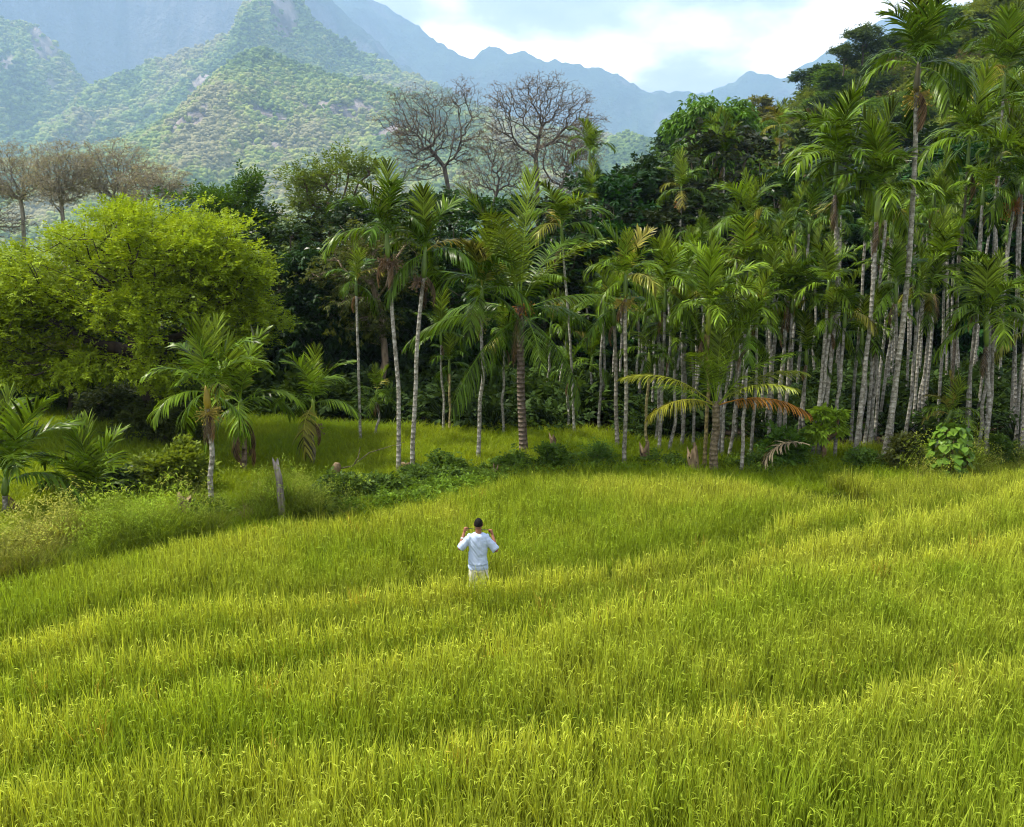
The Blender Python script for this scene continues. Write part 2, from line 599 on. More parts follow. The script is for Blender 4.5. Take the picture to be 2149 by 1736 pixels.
def ridge(name, label, line, D, front, back, mat, seed, amp=0.12, prof=1.25, nxs=160, nys=70, cliff=0.0, rocks=(), drop=0.0):
    """a mountain whose crest is seen along `line`; D is how far off the crest runs"""
    u = np.linspace(line[0][0], line[-1][0], nxs)
    v = np.interp(u, [p[0] for p in line], [p[1] for p in line])
    x = (u - CX) / FPX
    dirs = np.array([list(ray(a, b)) for a, b in zip(u, v)])
    t = np.linspace(0, 1.6, nys)
    wob = 1 + 0.10 * (fbm(u / 260.0, u * 0 + seed, seed, 3) - 0.5)
    Dc = D * wob
    crest = CAM_H + dirs[:, 2] / dirs[:, 1] * Dc
    Y = np.where(t[:, None] <= 1, Dc[None] - front * (1 - t[:, None]), Dc[None] + back * (t[:, None] - 1) / 0.6)
    X = dirs[:, 0][None] / dirs[:, 1][None] * Dc[None] + (t[:, None] - 1) * 0 + 0 * Y
    pr = np.where(t[:, None] <= 1, np.clip(t[:, None], 0, 1) ** prof, 1 - 0.8 * ((t[:, None] - 1) / 0.6) ** 1.2)
    if cliff:
        pr = np.where(t[:, None] <= 1, pr * (1 - cliff) + cliff * sstep(0.62, 0.9, t[:, None] + 0.12 * (fbm(u / 90.0, u * 0, seed + 3, 3)[None] - .5)), pr)
    hm = np.abs(crest).max()
    sc = front / 3.2
    spur = 1 - 2 * np.abs(fbm(X / sc + 0.25 * fbm(X / sc, Y / sc, seed + 9, 2), Y / (sc * 2.8), seed, 5, 0.55) - 0.5) * 1.6
    env = np.clip(t[:, None] * (1 - t[:, None]) * 4, 0, 1) * (t[:, None] <= 1) + (t[:, None] > 1) * 0.0
    Z = (crest[None] - drop) * pr + (spur - 0.6) * hm * amp * env
    fine = (fbm(X / (sc * 0.16), Y / (sc * 0.16), seed + 20, 4, 0.6) - 0.5) * hm * 0.05
    Z = Z + fine * np.clip(t[:, None] * 1.5, 0, 1)
    Z = np.where(t[:, None] < 0.02, -4, Z)
    rock = sstep(0.66, 0.74, fbm(X / (sc * .35), Y / (sc * .35) * 2, seed + 40, 4)) * 0.8
    if cliff:
        gr = np.gradient(Z, axis=0) / np.maximum(np.gradient(Y, axis=0), 1e-6)
        rock = np.maximum(rock, sstep(1.1, 1.9, gr + 0.8 * (fbm(X / 210.0, Z / 210.0, seed + 50, 4) - 0.5)))
    for (ru, t0, wu, wt) in rocks:
        q = np.exp(-((u[None] - ru) / wu) ** 2 - ((t[:, None] - t0) / wt) ** 2)
        rock = np.maximum(rock, sstep(0.35, 0.6, q + 0.5 * (fbm(X / (sc * .2), Y / (sc * .2), seed + 60, 4) - 0.5)))
    id_ = np.arange(nxs * nys).reshape(nys, nxs)
    q = np.stack([id_[:-1, :-1], id_[:-1, 1:], id_[1:, 1:], id_[1:, :-1]], -1).reshape(-1, 4)
    P = np.stack([X, Y, Z], -1)
    link(name, mesh(name, P.reshape(-1, 3), q, mat, {'v': rock.ravel()}, True), label=label, kind='structure')
    return P, rock

ridge('mountain', 'distant blue ridge with two small summits under the bright cloud',
      [(300, 60), (560, -90), (690, 0), (760, -15), (805, 5), (850, 35), (885, 60), (915, 85), (955, 107), (995, 120), (1025, 103), (1042, 101), (1070, 108), (1092, 101), (1130, 125), (1180, 133), (1235, 142), (1260, 139), (1310, 168), (1345, 192), (1400, 189), (1480, 194), (1530, 182), (1568, 152), (1600, 160), (1640, 164), (1680, 140), (1760, 95), (1850, 40), (2000, 10), (2300, 40)],
      6650, 2170, 350, M_FARM, 4, amp=0.10, nxs=260, nys=60, cliff=0.25)
ridge('mountain', 'tall hazy blue cliff wall rising above the forested hill',
      [(-500, -160), (-100, -260), (150, -330), (330, -280), (480, -200), (560, -110), (640, -50), (690, -5), (740, 45), (800, 95), (900, 175), (1010, 235), (1130, 330)],
      5425, 1680, 700, M_FARM, 8, amp=0.10, nxs=220, nys=80, cliff=0.55)
PK, RK = ridge('mountain', 'pale sunlit conical peak with forested flanks in the haze',
      [(-80, 420), (60, 330), (180, 205), (230, 165), (340, 130), (450, 92), (490, 70), (505, 30), (520, -8), (545, -40), (590, -42), (625, 0), (660, 45), (700, 80), (760, 108), (840, 150), (920, 190), (1010, 232), (1120, 262), (1260, 290), (1400, 320), (1550, 400)],
      3325, 1120, 665, M_HILL, 15, amp=0.16, nxs=220, nys=80, rocks=((560, .97, 60, .12), (600, .9, 40, .1), (470, .72, 30, .1)))
LS, RL = ridge('mountain', 'hazy green spur with a bare rock knob at its top',
      [(-600, -60), (-250, -20), (-60, 20), (40, 52), (80, 58), (105, 85), (130, 115), (160, 155), (200, 205), (250, 255), (330, 330), (420, 400)],
      3430, 1155, 665, M_HILL, 22, amp=0.15, nxs=140, nys=70, rocks=((95, .97, 30, .1), (60, .8, 25, .06)))
NH, RN = ridge('mountain', 'broad forested hill with purple rock patches and a grassy shoulder',
      [(-300, 420), (0, 345), (160, 320), (270, 300), (360, 262), (410, 215), (450, 170), (500, 125), (545, 108), (580, 116), (630, 140), (700, 165), (780, 180), (840, 195), (900, 215), (980, 240), (1080, 268), (1180, 295), (1260, 300), (1320, 285), (1375, 300), (1450, 345), (1600, 430)],
      2170, 805, 595, M_HILL, 31, amp=0.14, nxs=240, nys=90, rocks=((480, .62, 45, .09), (620, .66, 60, .05), (720, .78, 90, .05), (800, .84, 70, .05), (660, .5, 70, .05), (860, .7, 60, .06)))

HS_LINE = [(900, 660), (1000, 620), (1100, 580), (1200, 530), (1300, 470), (1400, 400), (1500, 345), (1590, 300), (1700, 222), (1800, 162), (1900, 112), (2000, 58), (2149, -20), (2400, -140), (2700, -260)]
HS, _ = ridge('hillside', 'steep jungle hillside climbing behind the palm grove', HS_LINE, 130, 84, 60, M_SLOPE, 44, amp=0.05, prof=1.15, nxs=120, nys=60)

# leafy clumps standing for single far trees
def ico(level):
    t = (1 + 5 ** .5) / 2
    V = [(-1, t, 0), (1, t, 0), (-1, -t, 0), (1, -t, 0), (0, -1, t), (0, 1, t), (0, -1, -t), (0, 1, -t), (t, 0, -1), (t, 0, 1), (-t, 0, -1), (-t, 0, 1)]
    F = [(0, 11, 5), (0, 5, 1), (0, 1, 7), (0, 7, 10), (0, 10, 11), (1, 5, 9), (5, 11, 4), (11, 10, 2), (10, 7, 6), (7, 1, 8), (3, 9, 4), (3, 4, 2), (3, 2, 6), (3, 6, 8), (3, 8, 9), (4, 9, 5), (2, 4, 11), (6, 2, 10), (8, 6, 7), (9, 8, 1)]
    V = [np.array(v) / np.linalg.norm(v) for v in V]
    for _ in range(level):
        G, mid = [], {}
        def m(a, b):
            k = (min(a, b), max(a, b))
            if k not in mid:
                p = V[a] + V[b]
                V.append(p / np.linalg.norm(p))
                mid[k] = len(V) - 1
            return mid[k]
        for a, b, c in F:
            x, y, z = m(a, b), m(b, c), m(c, a)
            G += [(a, x, z), (b, y, x), (c, z, y), (x, y, z)]
        F = G
    return np.array(V), np.array(F)
IV1, IF1 = ico(1)

def far_tree(seed):
    """a lumpy crown on a short stem"""
    r = np.random.default_rng(seed)
    g = Geo()
    for i in range(7):
        c = np.array([r.normal(0, .24), r.normal(0, .24), r.uniform(.15, .62)]) if i else np.array([0, 0, .35])
        rad = r.uniform(.17, .30) if i else .36
        V = IV1 * rad * r.uniform(.72, 1.28, (len(IV1), 1)) * [1, 1, .85] + c
        g.add(V, None, IF1, v=np.clip(r.normal(.5, .14) + r.normal(0, .16, len(V)), 0, 1))
    t, q = frusta(np.array([[0, 0, -0.4]]), np.array([[0, 0, 0.2]]), np.array([0.05]), np.array([0.03]), 4)
    g.add(t, q, v=0.2)
    return g.mesh('far_tree', M_FAR)

LIB_FAR = library('far_tree', [far_tree(s) for s in range(5)])

def forest_on(name, label, P, rock, n, size, cols, seed, tmin=4, tmax=0.63):
    r = np.random.default_rng(seed)
    ny_, nx_ = P.shape[:2]
    top = int(ny_ * tmax)
    w = np.linalg.norm(np.cross(P[1:top + 1, 1:] - P[:top, :-1], P[1:top + 1, :-1] - P[:top, 1:]), axis=-1)
    w = w * (1 - 0.95 * rock[:top, :-1])
    w[:tmin] *= 0.3
    k = r.choice(w.size, n, p=(w / w.sum()).ravel())
    i, j = np.unravel_index(k, w.shape)
    a, b = r.random((n, 1)), r.random((n, 1))
    p = (P[i, j] * (1 - a) + P[i, j + 1] * a) * (1 - b) + (P[i + 1, j] * (1 - a) + P[i + 1, j + 1] * a) * b
    big = fbm(p[:, 0] / 190, p[:, 1] / 190, seed, 4)
    c = np.array(cols)
    f = np.clip((big - 0.3) / 0.4 + r.normal(0, 0.13, n), 0, 0.999) * (len(c) - 1)
    lo = f.astype(int)
    tint = c[lo] + (c[lo + 1] - c[lo]) * (f - lo)[:, None]
    s = size * np.exp(np.clip(r.normal(0, 0.36, n), -.8, .6))
    scl = np.stack([s * 1.1, s * 1.1, s * r.uniform(0.7, 1.25, n)], 1)
    scatter(name, label, p, r.uniform(0, 6.28, n), scl, tint, LIB_FAR, 5, tilt=0.1)

HILLC = [(0.06, 0.105, 0.03), (0.10, 0.155, 0.035), (0.15, 0.21, 0.045), (0.25, 0.28, 0.07), (0.23, 0.21, 0.10)]
forest_on('hill_forest', 'forest canopy covering the broad near hill', NH, RN, 85000, 9.8, HILLC, 1)
forest_on('peak_forest', 'forest canopy on the flanks of the sunlit peak', PK, RK, 48000, 14, HILLC, 2)
forest_on('spur_forest', 'forest canopy on the hazy green spur', LS, RL, 26000, 14.5, HILLC, 3)

# ------------------------------------------------------------------ haze
hz, _ = None, None
hv = np.array([[x, y, z] for z in (-12, 2600) for y in (-30, 7080) for x in (-6600, 6600)], float)
hq = np.array([[0, 2, 3, 1], [4, 5, 7, 6], [0, 1, 5, 4], [2, 6, 7, 3], [0, 4, 6, 2], [1, 3, 7, 5]])
m, Nn, Ll = new_mat('haze_air')
o = Nn('ShaderNodeOutputMaterial')
pv = Nn('ShaderNodeVolumePrincipled')
pv.inputs['Color'].default_value = (0.46, 0.68, 1.0, 1)
pv.inputs['Density'].default_value = 0.00014
pv.inputs['Anisotropy'].default_value = 0.1
Ll(pv.outputs[0], o.inputs['Volume'])
link('haze', mesh('haze', hv, hq, m), label='pale blue haze filling the valley air', kind='stuff')

# ------------------------------------------------------------------ rice
def blades(g, r, n, rad, hmin, hmax, wid, lean, curl, v0=0.35, v1=0.7, seg=4):
    a = r.uniform(0, 2 * np.pi, n)
    rr = rad * np.sqrt(r.random(n))
    b = np.stack([rr * np.cos(a), rr * np.sin(a), np.zeros(n)], 1)
    az = r.uniform(0, 2 * np.pi, n)
    d = np.stack([np.cos(az), np.sin(az), np.zeros(n)], 1)
    h = r.uniform(hmin, hmax, n)
    le = np.abs(r.normal(0, lean, n))
    cu = np.abs(r.normal(curl, curl * 0.6, n))
    f = r.uniform(0, np.pi, n)
    side = np.stack([np.cos(f), np.sin(f), np.zeros(n)], 1)
    w = wid * r.uniform(0.6, 1.3, n)
    V, A = [], []
    prof = [0.45, 0.9, 1.0, 0.75, 0.08]
    base = r.uniform(v0, v1, n)
    for i in range(seg + 1):
        t = i / seg
        x = h * (le * t + cu * t ** 3)
        z = h * (t - 0.45 * cu * t ** 4 * 1.3)
        c = b + d * x[:, None] + UPV * z[:, None]
        hw = (w * prof[i] * 0.5)[:, None]
        V += [c - side * hw, c + side * hw]
        A += [base * (0.12 + 0.88 * t)] * 2  # blades darken toward the foot: shade low in the clump put into colour
    V = np.stack(V, 1).reshape(-1, 3)
    A = np.stack(A, 1).ravel()
    k = 2 * (seg + 1)
    q = np.array([[2 * i, 2 * i + 1, 2 * i + 3, 2 * i + 2] for i in range(seg)])
    g.add(V, (q[None] + (np.arange(n) * k)[:, None, None]).reshape(-1, 4), v=A)

def panicles(g, r, n, rad, h0, h1, length, wid, v=0.9, sub=3):
    for _ in range(n):
        a, rr = r.uniform(0, 6.28), rad * math.sqrt(r.random())
        az = r.uniform(0, 6.28)
        h = r.uniform(h0, h1)
        b = np.array([rr * math.cos(a), rr * math.sin(a), 0])
        d0 = np.array([math.cos(az), math.sin(az), 0])
        for s in range(sub):
            ang = az + r.normal(0, 0.22)
            d = np.array([math.cos(ang), math.sin(ang), 0])
            l = length * r.uniform(0.6, 1.1)
            t = np.linspace(0, 1, 6)
            th = 0.2 + t * r.uniform(1.6, 2.6)
            st = l / 5
            px = np.concatenate([[0], np.cumsum(np.sin(th[:-1]) * st)])
            pz = np.concatenate([[0], np.cumsum(np.cos(th[:-1]) * st)])
            c = b + d0 * 0.05 + np.outer(px, d) + np.outer(pz, UPV) + UPV * (h - 0.12)
            sd = nrm(np.cross(d, UPV) + UPV * r.normal(0, 0.6))
            hw = wid * 0.5 * np.array([0.25, 0.8, 1.0, 1.0, 0.9, 0.3]) * r.uniform(0.7, 1.3, 6)
            V = np.stack([c - sd * hw[:, None], c + sd * hw[:, None]], 1).reshape(-1, 3)
            q = [[2 * i, 2 * i + 1, 2 * i + 3, 2 * i + 2] for i in range(5)]
            g.add(V, q, v=v * r.uniform(0.8, 1.1))

def rice_clump(seed):
    r = np.random.default_rng(100 + seed)
    g = Geo()
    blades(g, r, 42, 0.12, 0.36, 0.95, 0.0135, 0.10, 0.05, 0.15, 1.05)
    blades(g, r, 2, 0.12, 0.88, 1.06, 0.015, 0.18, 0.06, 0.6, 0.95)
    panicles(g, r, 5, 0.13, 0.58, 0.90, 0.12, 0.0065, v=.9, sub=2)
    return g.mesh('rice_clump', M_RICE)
def rice_tile(seed, size=0.6, step=0.155):
    r = np.random.default_rng(700 + seed)
    g = Geo()
    m = int(round(size / step))
    for i in range(m):
        for j in range(m):
            c = Geo()
            f = r.uniform(.72, 1.22)
            hs = r.normal(1.0, .07)
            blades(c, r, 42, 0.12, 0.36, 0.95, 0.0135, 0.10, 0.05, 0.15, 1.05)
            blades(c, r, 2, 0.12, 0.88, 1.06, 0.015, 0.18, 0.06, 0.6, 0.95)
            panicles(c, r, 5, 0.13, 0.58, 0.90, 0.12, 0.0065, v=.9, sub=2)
            V = np.concatenate(c.V) * [1, 1, hs] + [(i + .5) * size / m - size / 2 + r.uniform(-.06, .06), (j + .5) * size / m - size / 2 + r.uniform(-.06, .06), 0]
            g.add(V, np.concatenate(c.Q), v=np.clip(np.concatenate(c.A) * f, 0, 1.2))
    return g.mesh('rice_tile', M_RICE)
NT = 8
LIB_RICE = library('rice_clump', [rice_tile(s) for s in range(NT)] + [rice_clump(s) for s in range(8)])

MAN = ground(1004, 1253, 0.0)
MAN = Vector((at(1004, 1100, 16.0).x, 16.0, 0))
MAN.z = tz(MAN.x, MAN.y)

def jitter_grid(x0, x1, y0, y1, step, r):
    xs, ys = np.arange(x0, x1, step), np.arange(y0, y1, step)
    X, Y = np.meshgrid(xs, ys)
    return X.ravel() + r.uniform(-.5, .5, X.size) * step, Y.ravel() + r.uniform(-.5, .5, X.size) * step

def in_view(x, y, m=1.5):
    return np.abs(x) < y * 0.60 + m

patch = poly([(1650, 1030), (1735, 1045)], 0.3)
patch2 = poly([(770, 1065), (800, 1080)], 0.3)
def free(x, y):
    """how far a spot is from the nearest gap in the rice"""
    d = fy(EDGE, x) - y
    for ln, w in ((LINE1, .24), (LINE2, .24), (LINE2B, .13), (LINE3, .20), (LINE4, .15)):
        d = np.minimum(d, dist_line(ln, x, y) - w - 0.08 * (vnoise(x * 1.2, y * 1.2, 9) - .5))
    d = np.minimum(d, np.hypot(x - MAN.x, y - MAN.y) - 0.24)
    d = np.minimum(d, dist_line(patch, x, y) - 0.75 - 0.5 * vnoise(x * 2, y * 2, 4))
    return np.minimum(d, dist_line(patch2, x, y) - 0.45)
SZ = 0.6
tx, ty = [a.ravel() for a in np.meshgrid(np.arange(-24, 28, SZ) + SZ / 2, np.arange(6.2, 33, SZ) + SZ / 2)]
full = in_view(tx, ty) & (free(tx, ty) > 0.52)
x, y = jitter_grid(-24, 28, 6.2, 33, 0.155, rng)
gi_ = (np.floor((y - 6.2) / SZ) * len(np.arange(-24, 28, SZ)) + np.floor((x + 24) / SZ)).astype(int)
ok = (gi_ >= 0) & (gi_ < len(full))
k = ok & in_view(x, y) & (free(x, y) > 0) & ~full[np.clip(gi_, 0, len(full) - 1)]
x, y = np.concatenate([tx[full], x[k]]), np.concatenate([ty[full], y[k]])
nfull = int(full.sum())
hts = 0.88 + 0.30 * (fbm(x / 1.6, y / 1.6, 12, 3) - 0.5) + rng.normal(0, 0.06, len(x))
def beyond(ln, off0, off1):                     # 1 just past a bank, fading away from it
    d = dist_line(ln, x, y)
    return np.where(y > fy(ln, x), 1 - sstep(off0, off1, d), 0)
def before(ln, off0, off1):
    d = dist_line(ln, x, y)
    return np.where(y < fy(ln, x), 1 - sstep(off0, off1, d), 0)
dark = np.clip(beyond(LINE1, .4, 1.7) + 0.8 * beyond(LINE2, .4, 1.8) + .8 * beyond(LINE3, .3, 1.3) + .6 * beyond(LINE4, .3, 1.0), 0, 1)  # greener, shorter rice past each bank, its shade painted into the tint
rim = np.clip(before(LINE1, .2, 1.1) + before(LINE2, .2, 1.1) + .9 * before(LINE3, .2, 1.0) + .7 * before(LINE4, .2, .9), 0, 1)  # early-ripening bank edges: yellower, taller, their extra light painted into the tint
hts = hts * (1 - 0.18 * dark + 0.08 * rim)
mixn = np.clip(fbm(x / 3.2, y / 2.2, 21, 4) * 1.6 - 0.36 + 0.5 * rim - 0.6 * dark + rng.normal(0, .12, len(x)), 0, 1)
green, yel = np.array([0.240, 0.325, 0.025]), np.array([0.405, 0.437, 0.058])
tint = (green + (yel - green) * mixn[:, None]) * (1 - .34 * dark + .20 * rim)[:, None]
old = (rng.random(len(x)) < 0.012) & (np.arange(len(x)) >= nfull)
tint[old] = (0.42, 0.33, 0.05)
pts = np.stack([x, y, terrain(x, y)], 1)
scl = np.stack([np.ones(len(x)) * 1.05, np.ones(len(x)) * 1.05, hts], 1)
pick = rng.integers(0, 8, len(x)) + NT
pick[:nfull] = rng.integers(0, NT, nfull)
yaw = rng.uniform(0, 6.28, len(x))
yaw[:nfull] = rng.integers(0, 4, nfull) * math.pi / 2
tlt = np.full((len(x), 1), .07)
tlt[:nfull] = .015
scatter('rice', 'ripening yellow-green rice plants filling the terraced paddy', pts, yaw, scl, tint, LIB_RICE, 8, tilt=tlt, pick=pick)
print('rice clumps', len(x))

# low weeds on the banks and pasture grass
def grass_clump(seed, h0=0.18, h1=0.42, n=34, rad=0.2, wid=0.013, seeds=0):
    r = np.random.default_rng(300 + seed)
    g = Geo()
    blades(g, r, n, rad, h0, h1, wid, 0.35, 0.3)
    if seeds:
        panicles(g, r, seeds, rad, h1 * 0.95, h1 * 1.35, 0.12, 0.012, v=0.9, sub=2)
    return g.mesh('grass_clump', M_RICE)
LIB_GRASS = library('grass_clump', [grass_clump(s) for s in range(5)])
LIB_TALL = library('tall_grass_clump', [grass_clump(20 + s, 0.5, 1.05, 40, 0.22, 0.012, 14) for s in range(5)])

x, y = jitter_grid(-30, 16, 17, 37, 0.19, rng)
k = in_view(x, y, 2) & (y > fy(EDGE, x) - 0.3)
far = np.interp(x, [-30, -12, -6, -2, 2, 5, 16], [35, 34, 32.3, 31.6, 31, 29.5, 28])
k &= y < far + 2 * (fbm(x / 3, y / 3, 2, 3) - .5)
x, y = x[k], y[k]
mixn = np.clip(fbm(x / 2.5, y / 2.0, 77, 4) * 1.8 - 0.5 + rng.normal(0, .12, len(x)), 0, 1)
tint = np.array([0.24, 0.35, 0.016]) + np.array([0.11, 0.075, 0.008]) * mixn[:, None]
s = (0.8 + 0.7 * fbm(x / 3, y / 3, 5, 3)) * rng.uniform(.8, 1.2, len(x))
scatter('pasture_grass', 'soft green grass of the clearing beyond the paddy', np.stack([x, y, terrain(x, y)], 1), rng.uniform(0, 6.28, len(x)), np.stack([s * 1.1, s * 1.1, s], 1), tint, LIB_GRASS, 5, tilt=.1)

# low weeds in the bare wet patches and along the banks
xs, ys = [], []
for ln, w, n in ((patch, 0.95, 420), (patch2, 0.7, 160), (LINE1, .12, 260), (LINE2, .12, 260), (LINE2B, .2, 160)):
    t = rng.random(n) * (len(ln) - 1)
    i = np.minimum(t.astype(int), len(ln) - 2)
    f = (t - i)[:, None]
    p = ln[i] * (1 - f) + ln[i + 1] * f + rng.normal(0, w * .5, (n, 2))
    xs.append(p[:, 0]); ys.append(p[:, 1])
x, y = np.concatenate(xs), np.concatenate(ys)
n = len(x)
scatter('bank_weeds', 'low dark weeds in the wet gaps and along the paddy banks', np.stack([x, y, terrain(x, y)], 1), rng.uniform(0, 6.28, n), rng.uniform(.5, .9, n), np.tile([0.07, 0.10, 0.012], (n, 1)) * rng.uniform(.7, 1.4, (n, 1)), LIB_GRASS, 5, tilt=.2)

STUMP_SPOTS = [tuple(ground(u, v, 0))[:2] for u, v in ((392, 1105), (205, 1150), (597, 1098), (849, 995), (1166, 965), (1460, 998), (1354, 985), (1728, 978), (1990, 1012), (1640, 1000), (518, 1100), (448, 1092))]
def clear_of_stumps(x, y):
    k = np.ones(len(x), bool)
    for a, b in STUMP_SPOTS:
        k &= ~((np.abs(x - a) < .3) & (y < b + .1) & (y > b - 1.5))
    return k
# olive tall grass on the scrubby margin at left
def margin(n, pts_px, w, z=.5):
    ln = poly(pts_px, z)
    t = rng.random(n) * (len(ln) - 1)
    i = np.minimum(t.astype(int), len(ln) - 2)
    f = (t - i)[:, None]
    p = ln[i] * (1 - f) + ln[i + 1] * f + np.stack([rng.normal(0, .3, n), rng.uniform(0, w, n)], 1)
    return p[:, 0], p[:, 1]
xa, ya = margin(1000, [(-250, 1225), (0, 1180), (150, 1155), (300, 1128), (420, 1100)], 2.2)
xb, yb = margin(300, [(480, 1085), (600, 1070), (720, 1062)], 2.2)
xc, yc = margin(260, [(1960, 1003), (2060, 990), (2149, 978), (2300, 965)], 1.6)
x, y = np.concatenate([xa, xb, xc]), np.concatenate([ya, yb, yc])
k = (y > fy(EDGE, x) + .15) & clear_of_stumps(x, y)
x, y = x[k], y[k]
n = len(x)
mixn = np.clip(fbm(x / 1.3, y / 1.3, 31, 3) * 1.8 - .65 + rng.normal(0, .15, n), 0, 1)[:, None]
tint = (np.array([0.19, 0.27, 0.022]) * (1 - mixn) + np.array([0.33, 0.30, 0.08]) * mixn) * rng.uniform(.7, 1.35, (n, 1))
s = rng.uniform(.35, 1.05, n) * (0.55 + .9 * fbm(x * .9, y * .9, 8, 2))
scatter('scrub_grass', 'tall olive-brown seeding grass on the scrubby field margin', np.stack([x, y, terrain(x, y)], 1), rng.uniform(0, 6.28, n), s, tint, LIB_TALL, 5, tilt=.16)

# ------------------------------------------------------------------ foliage sprays
def sprays(P, A, k, sl, leaf, wid, droop, r, nose=None):
    """k leaflets along each short axis; returns quads"""
    n = len(P)
    A = nrm(A)
    S = nrm(np.cross(A, UPV) + 1e-4)
    Nn = nrm(np.cross(S, A) + r.normal(0, 0.25, (n, 3)))
    V = []
    for i in range(k):
        side = 1 if i % 2 else -1
        t = (i // 2 + 0.5) / max(1, (k + 1) // 2)
        d = nrm(A * 0.65 + S * side * 0.85 - UPV * droop + r.normal(0, 0.22, (n, 3)))
        if i == k - 1:
            d = nrm(A - UPV * droop + r.normal(0, .15, (n, 3)))
        w = nrm(np.cross(d, Nn + r.normal(0, 0.3, (n, 3))))
        l = (leaf * r.uniform(0.7, 1.25, (n, 1)))
        b = P + A * sl * t
        m = b + d * l * 0.5 + Nn * l * 0.04
        hw = wid * 0.5 * (l / leaf)
        V.append(np.stack([b, m + w * hw, b + d * l - UPV * l * droop * 0.35, m - w * hw], 1))
    V = np.stack(V, 1).reshape(-1, 3)
    return V, np.arange(len(V)).reshape(-1, 4)

def skeleton(trunk, tips, bf, step, wig, r):
    """grow branches from the trunk to every tip, always from the cheapest point"""
    P = [np.array(p, float) for p in trunk]
    par = [-1] + list(range(len(trunk) - 1))
    pl = [0.0]
    for i in range(1, len(P)):
        pl.append(pl[-1] + np.linalg.norm(P[i] - P[i - 1]))
    first = max(0, int(len(trunk) * 0.45))
    cap = len(trunk) + len(tips) * 12
    arr = np.zeros((cap, 3))
    pla = np.full(cap, 1e9)
    arr[:len(P)] = P
    pla[:len(P)] = pl
    pla_cost = pla.copy()
    pla_cost[:first] = 1e9
    para = np.full(cap, -1)
    para[:len(P)] = par
    n = len(P)
    order = np.argsort(np.linalg.norm(tips - arr[n - 1], axis=1))
    tipi = []
    if not len(tips):
        raise ValueError('crown below ground')
    for ti in order:
        tp = tips[ti]
        d = np.linalg.norm(arr[:n] - tp, axis=1)
        j = int(np.argmin(d + bf * pla_cost[:n]))
        m = max(1, min(10, int(d[j] / step)))
        prev = j
        a = arr[j].copy()
        for s in range(1, m + 1):
            t = s / m
            p = a + (tp - a) * t
            if s < m:
                p = p + r.normal(0, wig * d[j] / m ** .5, 3) + UPV * (-0.10 * math.sin(math.pi * t) * d[j])
            if n >= cap:
                break
            arr[n] = p
            para[n] = prev
            pla[n] = pla[prev] + np.linalg.norm(p - arr[prev])
            pla_cost[n] = pla[n]
            prev = n
            n += 1
        tipi.append(prev)
    cnt = np.zeros(n)
    cnt[np.array(tipi)] += 1
    for i in range(n - 1, 0, -1):
        if para[i] >= 0:
            cnt[para[i]] += cnt[i]
    return arr[:n], para[:n], np.maximum(cnt, 1), np.array(tipi)

def ell_points(ells, n, r, shell=0.55, lump=0, loose=.25):
    w = np.array([e[1][0] * e[1][1] * e[1][2] for e in ells]) ** (2 / 3)
    k = r.choice(len(ells), n, p=w / w.sum())
    c = np.array([e[0] for e in ells], float)[k]
    R = np.array([e[1] for e in ells], float)[k]
    d = nrm(r.normal(0, 1, (n, 3)))
    pts = c + d * R * (r.random((n, 1)) ** shell)
    m = max(6, n // lump) if lump else 0
    if m and m < n:
        cen = pts[:m]
        rad = R[:m]
        j = r.integers(0, m, n - m)
        e_ = nrm(r.normal(0, 1, (n - m, 3))) * (r.random((n - m, 1)) ** .45)
        sz = r.uniform(.18, .38, m)[j][:, None]
        q_ = cen[j] + e_ * np.minimum(rad[j], 3.0) * sz * [1.25, 1.25, .66]
        pts[m:] = np.where(r.random((n - m, 1)) < loose, pts[m:], q_)
    return pts

